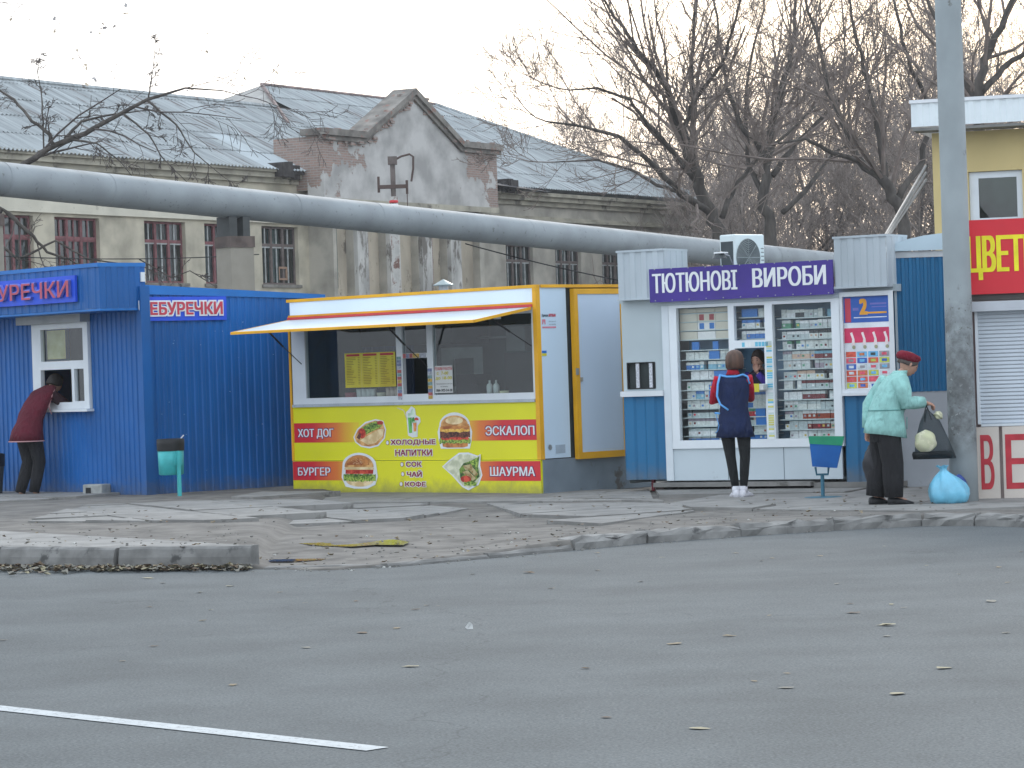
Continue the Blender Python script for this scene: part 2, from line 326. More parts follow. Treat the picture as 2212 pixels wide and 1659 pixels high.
def inside(x, y, P):
    c = False; j = len(P) - 1
    for i in range(len(P)):
        if (P[i][1] > y) != (P[j][1] > y) and x < (P[j][0] - P[i][0]) * (y - P[i][1]) / (P[j][1] - P[i][1]) + P[i][0]: c = not c
        j = i
    return c
def clip_poly(S, P):                                     # Sutherland-Hodgman, P convex counter-clockwise
    for a, b in zip(P, P[1:] + P[:1]):
        out = []; side = lambda q: (b[0] - a[0]) * (q[1] - a[1]) - (b[1] - a[1]) * (q[0] - a[0])
        for i in range(len(S)):
            p, q = S[i - 1], S[i]; sp, sq = side(p), side(q)
            if (sp >= 0) != (sq >= 0): t = sp / (sp - sq); out.append((p[0] + (q[0] - p[0]) * t, p[1] + (q[1] - p[1]) * t))
            if sq >= 0: out.append(q)
        S = out
        if not S: return S
    return S
def slab_grid(P, w, h, ang, z, parent, gap=.012, skip=.0, name='paving_slab', m=concrete):
    ca, sa = math.cos(R(ang)), math.sin(R(ang)); L = [(ca * x + sa * y, -sa * x + ca * y) for x, y in P]
    ar = sum(L[i - 1][0] * L[i][1] - L[i][0] * L[i - 1][1] for i in range(len(L)))
    if ar < 0: L = L[::-1]
    x0, x1 = min(p[0] for p in L), max(p[0] for p in L); y0, y1 = min(p[1] for p in L), max(p[1] for p in L)
    i = 0
    while x0 + i * w < x1:
        j = 0
        while y0 + j * h < y1:
            if rng.random() >= skip:
                a, b = x0 + i * w + (w * .5 if j % 2 and w > 1 else 0), y0 + j * h
                S = clip_poly([(a + gap, b + gap), (a + w - gap, b + gap), (a + w - gap, b + h - gap), (a + gap, b + h - gap)], L)
                if len(S) > 2 and abs(sum(S[k - 1][0] * S[k][1] - S[k][0] * S[k - 1][1] for k in range(len(S)))) > .06:
                    W_ = [(ca * x - sa * y, sa * x + ca * y) for x, y in S]; tz = rng.uniform(-.004, .004)
                    cx = sum(p[0] for p in W_) / len(W_); cy = sum(p[1] for p in W_) / len(W_)
                    hz = z if z is not None else hgt(cx, cy) + .024
                    tx, ty = rng.uniform(-.005, .005), rng.uniform(-.005, .005); m_ = MB(); k = len(W_)
                    top = [(p[0] - cx, p[1] - cy, hz + tz + tx * (p[0] - cx) + ty * (p[1] - cy)) for p in W_]
                    bot = [(p[0], p[1], -.04) for p in top]
                    m_.add(top + bot, [tuple(range(k))] + [(q, (q + 1) % k, k + (q + 1) % k, k + q) for q in range(k)])
                    m_.build(name, m, parent, loc=(cx, cy, 0))
            j += 1
        i += 1
TILES = [(-5.11, 30.48), (-5.0, 34.0), (-3.78, 34.1), (-1.12, 32.79), (-.52, 31.37), (-1.14, 29.32), (-3.11, 28.97)]
SLABR = [(-.33, 32.56), (1.53, 31.52), (1.79, 29.24), (.79, 27.2), (.15, 28.47)]
WALK = [(1.65, 34.58), (4.4, 33.5), (7.2, 28.6), (5.2, 26.3), (3.82, 27.62), (2.3, 27.35), (1.8, 29.42), (1.58, 31.3)]
APRON = [(-3.4, 34.9), (-2.83, 38.2), (.37, 35.6), (1.6, 35.11), (1.5, 31.83), (-.34, 32.8), (-2.77, 33.88)]
SLABL = [(-9, 41), (-6.89, 41.9), (-4.9, 37.6), (-5.5, 36.5), (-8, 35.4)]
slab_grid(TILES, .92, .92, 22, None, pave)
slab_grid(SLABR, 1.5, 1.1, 38, None, pave, .015)
slab_grid(WALK, 2.9, 2.3, -24, None, pave, .008)
slab_grid(APRON, 2.4, 1.6, -43, None, pave, .012)
slab_grid(SLABL, 2.2, 1.2, -45, None, pave, .012)
strip = MB().slab([(-9.5, 32.2), (-5.05, 28.51), (-3.51, 26.4), (-2.24, 24.54), (-2.17, 24.22), (-3.46, 24.72), (-5.3, 26.05), (-10, 29.4)], -.02, .172).build('sidewalk', concrete); strip['kind'] = 'structure'
kerb = thing('kerb', 'row of heavy grey concrete kerb blocks at the left edge of the road', 'kerb', (0, 0, 0)); del kerb['category']; kerb['kind'] = 'structure'
def kerbstone(a, b, z1, w=.16, rag=0):
    d = Vector((b[0] - a[0], b[1] - a[1], 0)); L = d.length; ang = math.atan2(d.y, d.x); bm_ = MB(); n = max(2, int(L / .12)); rr = random.Random(int(a[0] * 100)); g_ = .003 if rag > .01 else .008
    for i in range(n + 1):
        x = g_ + (L - 2 * g_) * i / n; j = lambda s=1: rr.uniform(-rag, rag) * s
        bm_.v += [(x, j(), -.03), (x, .0 + j(), z1 * .55), (x, .015 + j(), z1 - .02 + j()), (x, .035 + j(), z1 + j()), (x, w, z1 + j(.5)), (x, w, -.03)]
    for i in range(n):
        for k in range(5): bm_.f.append((i * 6 + k, (i + 1) * 6 + k, (i + 1) * 6 + k + 1, i * 6 + k + 1)); bm_.m.append(0)
    bm_.f += [tuple(range(5, -1, -1)), tuple(range(n * 6, n * 6 + 6))]; bm_.m += [0, 0]
    o = bm_.build('kerbstone', kerbc, kerb, loc=(a[0], a[1], 0)); o.rotation_euler = (0, 0, ang); return o
kp = [(-9.6, 28.75), (-6.9, 26.93), (-5.6, 26.05), (-4.5, 25.28), (-3.39, 24.5)]
for a, b in zip(kp, kp[1:]): kerbstone(a, b, .19, rag=.004)
kerbstone((-3.36, 24.49), (-2.2, 24.05), .195, .17, .004)
kq = [(.49, 25.2), (1.16, 25.86), (2.03, 26.4), (2.92, 26.86), (3.77, 27.1), (4.21, 26.85), (4.76, 26.2), (5.6, 25.3)]
for a, b in zip(kq, kq[1:]): kerbstone(a, b, .105, .2, .022)
kerbstone((-2.1, 23.98), (-1.05, 23.74), .022, .14, .006); kerbstone((-1.05, 23.72), (-.23, 24.46), .03, .12, .006); kerbstone((-.23, 24.46), (.49, 25.18), .045, .12, .008)
mb = MB()                                               # dashed centre line piece
A, B_, n = Vector((-9.0, 21.0)), Vector((-.61, 12.14)), 60
dn = (B_ - A).normalized(); nn = Vector((-dn.y, dn.x))
for i in range(n + 1):
    p = A + (B_ - A) * i / n; e = .065
    mb.v += [(p.x + nn.x * (e + rng.uniform(-.004, .004)), p.y + nn.y * e, .004), (p.x - nn.x * (e + rng.uniform(-.004, .004)), p.y - nn.y * e, .004)]
mb.f = [(2 * i, 2 * i + 2, 2 * i + 3, 2 * i + 1) for i in range(n)]; mb.m = [0] * n
mk = mb.build('road_marking', paintw, road)
mk['label'] = 'single white painted lane line'
wm = mat('puddle_water', (.06, .055, .05), .09, .2, spec=.6)
PUD = [(-2.01, 26.46), (-1.9, 26.68), (-1.6, 26.78), (-1.34, 26.70), (-1.1, 26.45), (-.96, 26.09), (-1.0, 25.6), (-1.25, 25.75), (-1.45, 25.6), (-1.71, 25.82), (-1.85, 26.1)]
def hz_pud(P): return max(hgt(x, y) for x, y in P)
_z = sum(hgt(x, y) for x, y in PUD) / len(PUD) + .006
pu = MB().slab(PUD, _z - .004, _z).build('puddle', wm); pu['kind'] = 'structure'
P2 = [(-2.15, 24.92), (-1.8, 24.86), (-1.6, 24.74), (-1.67, 24.6), (-1.9, 24.55), (-2.1, 24.64)]
_z = sum(hgt(x, y) for x, y in P2) / len(P2) + .006
pu = MB().slab(P2, _z - .004, _z).build('puddle', wm); pu['kind'] = 'structure'
gravel = MB()
for i in range(420):
    x = rng.uniform(-4.6, 3.6); y = yk(x) + abs(rng.gauss(0, 1.6)) + .02
    if rng.random() < .3: y = yk(x) - abs(rng.gauss(0, .12))
    s_ = rng.uniform(.005, .016); z = hgt(x, y) if y > yk(x) else 0
    if x < -2.2: z = .172 if y > yk(x) else 0
    gravel.ball((x, y, z + s_ * .3), (s_, s_ * rng.uniform(.6, 1), s_ * .6), 4, 0 if rng.random() < .93 else 1)
gv = gravel.build('gravel', [mat('pebble', (.2, .195, .18), .9, .3, 20), mat('pebble_pale', (.5, .5, .47), .9, .2, 20)]); gv['kind'] = 'stuff'

# fallen leaves
leafm = [mat('leaf_tan', (.21, .17, .11), .8, .25, 30), mat('leaf_grey', (.20, .19, .16), .8, .25, 30), mat('leaf_brown', (.12, .085, .055), .8, .3, 30), mat('leaf_pale', (.30, .27, .18), .8, .2, 30)]
def leaf_mb(r, mi=0, c=(0, 0, 0), mb=None, curl=.3, rg=rng):
    mb = mb or MB(); a0 = rg.uniform(0, 6.28); n = 9; vs = [(c[0], c[1], c[2] + .004)]; k = rg.uniform(.3, 1) * curl
    for i in range(n):
        a = 2 * math.pi * i / n; q = r * (1 + .25 * (i % 2)) * rg.uniform(.8, 1.1); x, y = q * math.cos(a), .62 * q * math.sin(a)
        vs.append((c[0] + x * math.cos(a0) - y * math.sin(a0), c[1] + x * math.sin(a0) + y * math.cos(a0), c[2] + .004 + k * (y * y / r + .4 * max(0, x)) * rg.uniform(.8, 1.2)))
    return mb.add(vs, [(0, 1 + i, 1 + (i + 1) % n) for i in range(n)], mi)
big = [(.86, 16.33, .05, 0), (2.05, 17.96, .045, 2), (2.14, 17.04, .055, 3), (1.26, 13.93, .04, 1), (2.11, 14.57, .05, 3), (.37, 12.98, .03, 2), (1.19, 16.69, .04, 0), (2.99, 18.47, .05, 1), (-1.24, 16.85, .035, 1), (-.96, 17.7, .04, 2), (-.59, 15.55, .045, 3), (.75, 12.47, .045, 3), (1.74, 13.52, .05, 3), (-2.96, 23.34, .05, 3), (.08, 22.52, .05, 2)]
for i in range(56):
    x = rng.uniform(-3.2, 4.6); y = 12 + 13.5 * rng.random() ** .6
    if y > yk(x) - .3 or abs(x / y) > .18: continue
    big.append((x, y, rng.uniform(.018, .036), rng.choice([0, 1, 1, 2, 0, 3])))
for x, y, r, mi in big:
    o = leaf_mb(r, 0, (0, 0, 0)).build('fallen_leaf', leafm[mi], loc=(x, y, 0))
    tag(o, 'dry fallen leaf lying on the grey asphalt road', 'leaf', 'fallen leaves scattered on the road')
pp = MB().add([(0, 0, .002), (.035, -.01, .004), (.03, .03, .03), (.012, .02, .045), (-.015, .02, .012)], [(0, 1, 2), (0, 2, 3), (0, 3, 4)]).build('paper_scrap', mat('paper_grey', (.42, .43, .42), .8), loc=(-.32, 17.72, 0))
tag(pp, 'small crumpled white scrap of paper lying on the open road', 'litter')
lt = MB()
for i in range(1500):
    u = rng.random(); x = -9.5 + 7.3 * u; y = yk(x) - .03 - abs(rng.gauss(0, .22 + .35 * (1 - u))) * (1.0 if u < .8 else .5)
    leaf_mb(rng.uniform(.02, .045), rng.choice([0, 1, 1, 2, 2, 3]), (x, y, rng.uniform(0, .03)), lt, 1.4)
for i in range(330):
    x = rng.uniform(-5, 4.5); y = yk(x) + rng.random() ** 2 * 8
    leaf_mb(rng.uniform(.012, .03), rng.choice([0, 1, 2]), (x, y, (.175 if x < -2.2 and y < 27 else hgt(x, y) + .03)), lt, 1.2)
lo_ = lt.build('leaf_litter', leafm); lo_['kind'] = 'stuff'; lo_['label'] = 'drift of brown fallen leaves along the kerb'

# ------------------------------------------------------------------ old two-storey building; local x runs along the facade, +y is towards its back
def brick_mat(name, plaster, cx, hw, top=False):
    m = bpy.data.materials.new(name); m.use_nodes = True; n = m.node_tree.nodes; l = m.node_tree.links; b = n['Principled BSDF']; b.inputs['Roughness'].default_value = .9
    tc = n.new('ShaderNodeTexCoord'); sx = n.new('ShaderNodeSeparateXYZ'); l.new(tc.outputs['Object'], sx.inputs[0])
    cb = n.new('ShaderNodeCombineXYZ'); ad = n.new('ShaderNodeMath'); ad.operation = 'ADD'; l.new(sx.outputs[0], ad.inputs[0]); l.new(sx.outputs[1], ad.inputs[1])
    l.new(ad.outputs[0], cb.inputs[0]); l.new(sx.outputs[2], cb.inputs[1])
    br = n.new('ShaderNodeTexBrick'); br.inputs['Scale'].default_value = 1; br.inputs['Brick Width'].default_value = .27; br.inputs['Row Height'].default_value = .085; br.inputs['Mortar Size'].default_value = .012
    br.inputs['Color1'].default_value = (.35, .235, .195, 1); br.inputs['Color2'].default_value = (.26, .19, .165, 1); br.inputs['Mortar'].default_value = (.33, .31, .28, 1); l.new(cb.outputs[0], br.inputs['Vector'])
    no = n.new('ShaderNodeTexNoise'); no.inputs['Scale'].default_value = .75; no.inputs['Detail'].default_value = 9; no.inputs['Roughness'].default_value = .62; l.new(tc.outputs['Object'], no.inputs['Vector'])
    dx = n.new('ShaderNodeMath'); dx.operation = 'SUBTRACT'; l.new(sx.outputs[0], dx.inputs[0]); dx.inputs[1].default_value = cx
    ab = n.new('ShaderNodeMath'); ab.operation = 'ABSOLUTE'; l.new(dx.outputs[0], ab.inputs[0])
    zz = n.new('ShaderNodeMath'); zz.operation = 'MULTIPLY_ADD'; l.new(sx.outputs[2], zz.inputs[0]); zz.inputs[1].default_value = .95 if top else 0; l.new(ab.outputs[0], zz.inputs[2])
    mr = n.new('ShaderNodeMapRange'); mr.inputs[1].default_value = hw[0]; mr.inputs[2].default_value = hw[1]; mr.inputs[3].default_value = -.22; mr.inputs[4].default_value = .17; l.new(zz.outputs[0], mr.inputs[0])
    su = n.new('ShaderNodeMath'); su.operation = 'ADD'; l.new(no.outputs['Fac'], su.inputs[0]); l.new(mr.outputs[0], su.inputs[1])
    th = n.new('ShaderNodeMapRange'); th.inputs[1].default_value = .555; th.inputs[2].default_value = .575; l.new(su.outputs[0], th.inputs[0])
    n2 = n.new('ShaderNodeTexNoise'); n2.inputs['Scale'].default_value = 1.1; n2.inputs['Detail'].default_value = 8; l.new(tc.outputs['Object'], n2.inputs['Vector'])
    pm = n.new('ShaderNodeMixRGB'); pm.inputs[1].default_value = (*[c * .72 for c in plaster], 1); pm.inputs[2].default_value = (*[c * 1.15 for c in plaster], 1)
    m3 = n.new('ShaderNodeMapRange'); m3.inputs[1].default_value = .35; m3.inputs[2].default_value = .62; l.new(n2.outputs['Fac'], m3.inputs[0]); l.new(m3.outputs[0], pm.inputs[0])
    mix = n.new('ShaderNodeMixRGB'); l.new(th.outputs[0], mix.inputs[0]); l.new(pm.outputs[0], mix.inputs[1]); l.new(br.outputs['Color'], mix.inputs[2]); l.new(mix.outputs[0], b.inputs['Base Color'])
    bp = n.new('ShaderNodeBump'); bp.inputs['Strength'].default_value = .5; bp.inputs['Distance'].default_value = .04; l.new(th.outputs[0], bp.inputs['Height']); bp.invert = True; l.new(bp.outputs[0], b.inputs['Normal'])
    return m
plast = brick_mat('old_plaster', (.47, .43, .335), 21, (60, 61))
plastR = brick_mat('old_plaster_grey', (.40, .375, .32), 21, (60, 61))
gabm = brick_mat('gable_plaster', (.46, .45, .43), 20.9, (9.4, 14.2), True)
brickm = brick_mat('bare_brick', (.2, .18, .16), 0, (-60, -59))
pilm = mat('pilaster_plaster', (.47, .46, .43), .9, .3, 1.5, .2, stretch=(1, 1, .4), wear=((.17, .155, .135), 1.8, .52))
trimm = mat('cornice_plaster', (.38, .355, .285), .9, .25, 1.2, .2, stretch=(1, 1, 1), wear=((.14, .13, .11), 1.0, .56))
roofm = mat('asbestos_slate', (.31, .335, .34), .9, .24, 1.1, .1, stretch=(5, .3, .3), rnd=.07, wear=((.15, .135, .13), .9, .56), detail=9)
roofp = mat('slate_patch', (.40, .44, .455), .8, .08, 1.3)
wfr = mat('window_frame_maroon', (.19, .075, .08), .7, .25, 6); wfp = mat('window_frame_pale', (.4, .42, .41), .7, .2, 6); wfd = mat('window_frame_dark', (.14, .115, .105), .8, .2, 6)
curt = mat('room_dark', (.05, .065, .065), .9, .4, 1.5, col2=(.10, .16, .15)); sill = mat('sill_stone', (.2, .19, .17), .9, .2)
Bd = thing('school_building', 'long old two-storey plastered building with grey slate roof and crumbling gable, behind the pipe', 'building', (-14.9, 85, 0), 59)
OUT = [(-11.2, -9.1), (-7.6, -5.5), (-4.2, -2.1), (-.55, 1.7), (2.67, 4.78), (6.98, 9.08), (10.08, 12.1), (13.2, 15.4)]
RW = [(28.8, 30.8), (32.5, 34.5), (36.2, 38.2), (40.1, 42.0)]
hs = [(a, b, 4.74, 6.68) for a, b in OUT if b < 15.3] + [(13.2, 15.28, 4.74, 6.68)] + [(a, b, 1.0, 3.1) for a, b in OUT if b < 15.3]
MB().holes(-14, 15.95, 0, 8.62, hs, 0, .35).build('wall', plast, Bd)
hs2 = [(a, b, 4.5, 6.4) for a, b in RW] + [(a, b, .9, 2.9) for a, b in RW]
MB().holes(25.55, 44.8, 0, 8.42, hs2, 0, .35).build('wall', plastR, Bd)
MB().quad((44.8, 0, 0), (44.8, 16, 0), (44.8, 16, 8.4), (44.8, 0, 8.4)).quad((-14, 0, 0), (-14, 11, 0), (-14, 11, 8.6), (-14, 0, 8.6)).quad((-14, 11.2, 0), (24, 11.2, 0), (24, 11.2, 8.6), (-14, 11.2, 8.6)).build('wall', plastR, Bd)
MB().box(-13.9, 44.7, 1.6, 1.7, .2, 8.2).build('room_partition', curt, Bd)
def old_window(x0, x1, z0, z1, frm, kind=0):
    f = MB(); y0, y1 = .14, .2; t = .07
    f.box(x0, x1, y0, y1, z0, z0 + t); f.box(x0, x1, y0, y1, z1 - t, z1); f.box(x0, x0 + t, y0, y1, z0 + t, z1 - t); f.box(x1 - t, x1, y0, y1, z0 + t, z1 - t)
    w = x1 - x0; tz = z0 + (z1 - z0) * .68
    mains = [x0 + w * .34, x0 + w * .66] if kind != 2 else [x0 + w * .5]
    for m_ in mains: f.box(m_ - .055, m_ + .055, y0 - .012, y1, z0 + t, z1 - t)
    f.box(x0 + t, x1 - t, y0 - .006, y1 - .01, tz - .05, tz + .05)
    win = f.build('window', frm, Bd)
    xs_ = [x0 + t] + mains + [x1 - t]; s_ = MB()
    for a, b in zip(xs_, xs_[1:]):
        c = (a + b) / 2
        if b - a > .45: s_.box(c - .022, c + .022, y0 + .012, y1 - .012, z0 + t, z1 - t)
        s_.box(a, b, y0 + .008, y1 - .014, tz - .095, tz - .051)
    s_.build('sash', wfp if kind != 1 else frm, win)
    for a, b in zip(xs_, xs_[1:]):
        for c, d in ((z0 + t, tz - .05), (tz + .05, z1 - t)):
            dd = rng.uniform(-.015, .015)
            MB().quad((a, .185 + dd, c), (b, .185 - dd, c), (b, .185 - dd + .004, d), (a, .185 + dd, d)).build('pane', gw, win)
    MB().box(x0 - .08, x1 + .08, -.07, .14, z0 - .1, z0 - .001).build('sill', sill, win)
    cm = MB()
    for a, b in zip(xs_, xs_[1:]):
        if rng.random() < .8: k = rng.choice([.5, 1, 1]); cm.quad((a, .30, z0 + .1), (a + (b - a) * k, .3, z0 + .1), (a + (b - a) * k, .3, z1 - .1), (a, .3, z1 - .1))
    if cm.v: cm.build('curtain', mat('old_curtain', (.36, .37, .36), .9, .2, 1.5) if rng.random() < .5 else mat('green_curtain', (.16, .30, .27), .9, .2, 2), win)
    return win
for i, (a, b) in enumerate(OUT):
    if b > 15.3: b = 15.27
    if a > -5:
        w = old_window(a, b, 4.74, 6.68, wfr if i in (4, 5, 6, 3) else wfd, 1 if i in (4, 3) else 0)
    if i == 7:
        MB().holes(a + 1.05, a + 1.55, 4.9, 5.35, [(a + 1.12, a + 1.48, 4.97, 5.28)], .10, .05).build('vent_frame', mat('raw_wood', (.3, .2, .14), .8), w)
for a, b in RW: old_window(a, b, 4.5, 6.4, wfd, 0)
co = MB()                                               # cornice mouldings, left and right of the centre block
for x0, x1, zt in ((-14, 15.3, 8.62), (26.5, 44.85, 8.42)):
    for y, za, zb in ((-.34, -.16, -.02), (-.24, -.34, -.16), (-.10, -.52, -.34), (-.05, -1.02, -.92), (-.14, -1.10, -1.02)):
        co.box(x0, x1, y, -.001, zt + za, zt + zb)
co.build('cornice', trimm, Bd)
fr_ = mat('frieze_cream', (.60, .57, .47), .9, .1, 1, .1, wear=((.4, .37, .3), 1.5, .6))
MB().box(-14, 15.3, -.09, -.001, 6.78, 7.22).build('frieze', fr_, Bd); MB().box(26.5, 44.8, -.06, -.001, 6.5, 6.9).build('frieze', trimm, Bd)
# centre block with the gable
lower = MB(); yb = -1.0
bays = [(16.1, 17.1), (17.8, 19.1), (19.8, 21.15), (21.85, 23.05), (23.8, 25.3)]
lower.holes(15.9, 25.6, 0, 7.5, [(a, b, .8, 7.45) for a, b in bays], yb, .3)
lower.quad((15.9, yb, 0), (15.9, 0, 0), (15.9, 0, 7.5), (15.9, yb, 7.5)).quad((25.6, yb, 0), (25.6, 0, 0), (25.6, 0, 7.5), (25.6, yb, 7.5))
lower.build('wall', plastR, Bd)
for a, b in ((17.1, 17.8), (19.1, 19.8), (21.15, 21.85), (23.05, 23.8)):
    MB().box(a + .03, b - .03, yb - .16, yb - .001, .5, 7.38).build('pilaster', pilm, Bd)
bk = MB(); bs = MB(); gl = MB()
for i, (a, b) in enumerate(bays):
    bk.quad((a, yb + .3, .8), (b, yb + .3, .8), (b, yb + .3, 7.45), (a, yb + .3, 7.45))
for a, b in ((17.82, 18.3), (21.9, 22.4)): bs.box(a, b, yb + .18, yb + .298, 1, 7.3)
bk.build('wall', mat('bay_plaster', (.42, .37, .29), .9, .22, 1, .2, stretch=(1, 1, .5), wear=((.16, .14, .115), 1.6, .55)), Bd); bs.build('bricked_window', brickm, Bd)
for a, b in ((16.12, 16.42), (19.84, 20.02), (23.84, 24.05)): MB().box(a, b, yb + .2, yb + .296, 4.6, 6.9).build('window_slit', curt, Bd)
for i, (a, b) in enumerate(bays): MB().box(a + .03, b - .03, yb + .02, yb + .28, 7.02, 7.44).build('lintel', mat('dark_timber', (.07, .06, .05), .9, .3), Bd)
prof = [(15.3, 7.5), (26.5, 7.5), (26.5, 9.72), (24.0, 9.72), (20.9, 11.42), (17.75, 9.72), (15.3, 9.72)]
MB().prism(prof, yb - .12, yb + .55).build('gable', gabm, Bd)
sidem = brick_mat('parapet_brick', (.34, .31, .27), 20.9, (2, 5.6))
MB().prism([(15.3, 7.9), (15.3, 9.7), (15.85, 9.7), (15.85, 7.9)], yb + .55, .9).build('parapet', sidem, Bd); MB().prism([(25.95, 7.9), (26.5, 7.9), (26.5, 9.7), (25.95, 9.7)], yb + .55, .9).build('parapet', sidem, Bd)
cap = MB(); th = .22
def capseg(a, b):
    cap.v += []; pts = [a, b, (b[0], b[1] + th), (a[0], a[1] + th)]; cap.prism(pts, yb - .32, yb + .65)
    pts = [(a[0], a[1] - .16), (b[0], b[1] - .16), (b[0], b[1] - .002), (a[0], a[1] - .002)]; cap.prism(pts, yb - .22, yb - .121)
capseg((15.1, 9.72), (17.75, 9.72)); capseg((17.752, 9.72), (20.898, 11.42)); capseg((20.902, 11.42), (24.0, 9.72)); capseg((24.002, 9.72), (26.7, 9.72))
cap.build('coping', mat('crumbling_coping', (.2, .185, .165), .95, .35, 2, .6, wear=((.25, .14, .11), 2.2, .56)), Bd)
MB().box(15.3, 26.5, yb - .17, yb - .121, 7.42, 7.62).build('string_course', trimm, Bd)
rub = MB(); rr = random.Random(4)
for i in range(150):                                     # loose bricks and crumbled edges along the raking gable
    t_ = rr.random(); x = 15.3 + 5.6 * t_ if i % 3 else 20.9 + 5.4 * t_
    zt = 9.72 if x < 17.75 or x > 24 else 9.72 + (x - 17.75) * .54 if x < 20.9 else 11.42 - (x - 20.9) * .548
    s_ = rr.uniform(.05, .14); y_ = yb - .3 + rr.random() * .4; z_ = zt + th * rr.uniform(-1.5, 1.1)
    if z_ < zt: y_ = yb - .13 - rr.random() * .12
    rub.box(x, x + s_ * 1.8, y_, y_ + s_, z_, z_ + s_ * .7)
ro = rub.build('loose_bricks', brickm, Bd); ro['kind'] = 'stuff'
MB().add([(-14, -.02, 8.5), (-14, 5.6, 11.4), (-14, 11.2, 8.5)], [(0, 1, 2)]).build('gable_end', plastR, Bd)
# corrugated slate sheets on the front slope
SL = .5; EV = 8.52; rdir = math.sqrt(1 + SL * SL)
def zf(b): return EV + SL * (b + .42)
def sheet(t0, t1, b0, b1, lift, clips, wav=6, amp=.028, m=roofm):
    n_ = wav * 2; m_ = MB(); P0 = []
    for i in range(n_ + 1):
        t = t0 + (t1 - t0) * i / n_; w_ = amp * (1 if i % 2 else -1)
        for b in (b0, b1): P0.append((t, b - (.12 if b == b0 and b0 > 0 else 0), zf(b) + w_ + lift + (-.05 if b == b0 and b0 > 0 else 0) + (.022 if b == b0 else 0)))
    bm = bmesh.new(); vv = [bm.verts.new(p) for p in P0]
    for i in range(n_): bm.faces.new((vv[2 * i], vv[2 * i + 2], vv[2 * i + 3], vv[2 * i + 1]))
    for co_, no_ in clips: bmesh.ops.bisect_plane(bm, geom=bm.verts[:] + bm.edges[:] + bm.faces[:], plane_co=co_, plane_no=no_, clear_outer=True)
    if bm.faces:
        me = bpy.data.meshes.new('roof_sheet'); bm.to_mesh(me); me.materials.append(m); o = bpy.data.objects.new('roof_sheet', me); C.objects.link(o); o.parent = Bd
    bm.free()
hipR = ((45.2, -.42, 0), (1, 1, 0)); hipL = ((16.6, 0, 0), (-1, 1, 0))
col_w, row_h = 1.13, 1.45; b = -.42; r_ = 0
while b < 7.95:
    b1 = min(b + row_h, 8.0); t = -14.0 + (.4 if r_ % 2 else 0)
    while t < 45.2:
        hole = False
        clips = [hipR]
        zone = 'A' if b1 <= 5.65 else 'B'
        if not hole:
            if b < 5.6 and b1 > 5.65:
                if t < 22.3: sheet(t, t + col_w, b, 5.6, 0, clips, m=roofm)
                else: sheet(t, t + col_w, b, b1, 0, clips)
            elif zone == 'A': sheet(t, t + col_w, b, b1, rng.uniform(0, .012), clips, m=roofp if (rng.random() < .02 or (12 < t < 14.5 and b < .8)) else roofm)
            else: sheet(t, t + col_w, b, b1, 0, clips + [((16.6, 0, 0), (-1, 1, 0))])
        t += col_w
    b += row_h; r_ += 1
zr, zl = zf(8), zf(5.6)
MB().add([(24.6, 8, zr), (22.2, 5.6, zl), (22.2, 10.4, zl - .05)], [(0, 1, 2)]).build('hip_slope', mat('weathered_board', (.34, .33, .31), .9, .2, 2), Bd)
MB().add([(24.6, 8, zr), (36.8, 8, zr), (45.2, 16.4, EV), (16.2, 16.4, EV), (-14, 11.6, EV), (-14, 5.6, zl), (22.2, 5.6, zl), (22.2, 10.4, zl)], [(0, 1, 2, 3), (5, 6, 7, 4)]).add([(36.8, 8, zr), (45.2, 16.4, EV), (45.2, -.42, EV)], [(0, 1, 2)]).build('back_slope', roofm, Bd)
rd = MB().tube([(24.6, 8, zr + .03), (36.8, 8, zr + .03)], .07, 5).tube([(24.6, 8, zr + .04), (22.2, 5.6, zl + .04), (20.6, 4.0, zf(4) + .05)], .07, 5); rd.build('ridge_cap', mat('rusty_ridge', (.20, .15, .14), .8, .3, 3), Bd)
MB().tube([(-14, 5.6, zl + .03), (22.2, 5.6, zl + .03)], .09, 5).tube([(36.8, 8, zr + .02), (45.2, -.42, EV + .04)], .09, 5).build('ridge_cap', roofm, Bd)
db = MB(); rr = random.Random(9)
for i in range(60):
    c = rr.choice([15.2, 15.0, 26.9, 27.6, 28.4]); x = c + rr.uniform(-1.3, .9); db.box(x, x + rr.uniform(.1, .7), -.6 + rr.random() * .5, .1, 8.25 + rr.random() * .35, 8.34 + rr.random() * .5)
do = db.build('broken_eave_boards', mat('rotten_wood', (.055, .05, .048), .9, .3), Bd); do['kind'] = 'stuff'
MB().add([(26.7, -.9, 8.5), (31.5, -.5, 8.42), (31.5, .5, 8.78), (26.7, .5, 8.95)], [(0, 1, 2, 3)]).build('loose_roof_felt', mat('roof_felt', (.06, .06, .065), .8, .3), Bd)

# ------------------------------------------------------------------ heating pipe
pipem = mat('zinc_jacket', (.255, .282, .297), .6, .12, 1.2, .05, metal=.0, spec=.3, wear=((.15, .16, .16), 9, .60), detail=10)
Q0, Q1 = Vector((-8.72, 50.4, 5.19)), Vector((4.887, 68.7, 4.23)); dq = Q1 - Q0
Pp = thing('heating_pipe', 'thick zinc clad overhead heating pipe running across behind the kiosks', 'pipe', (0, 0, 0))
NS = 13
for i in range(-2, NS):
    a = Q0 + dq * (i / 9.0); b_ = Q0 + dq * ((i + 1) / 9.0); a2 = a + (b_ - a) * .002
    sg = rng.uniform(-.006, .006)
    MB().tube([a, a + (b_ - a) * .03, b_], [.3015 + sg * .3, .30, .299], 40, cap=False).build('pipe_section', pipem, Pp, smooth=True)
def pipe_at(f): return Q0 + dq * f
concp = mat('support_concrete', (.27, .25, .21), .9, .15, 1.5, .3)
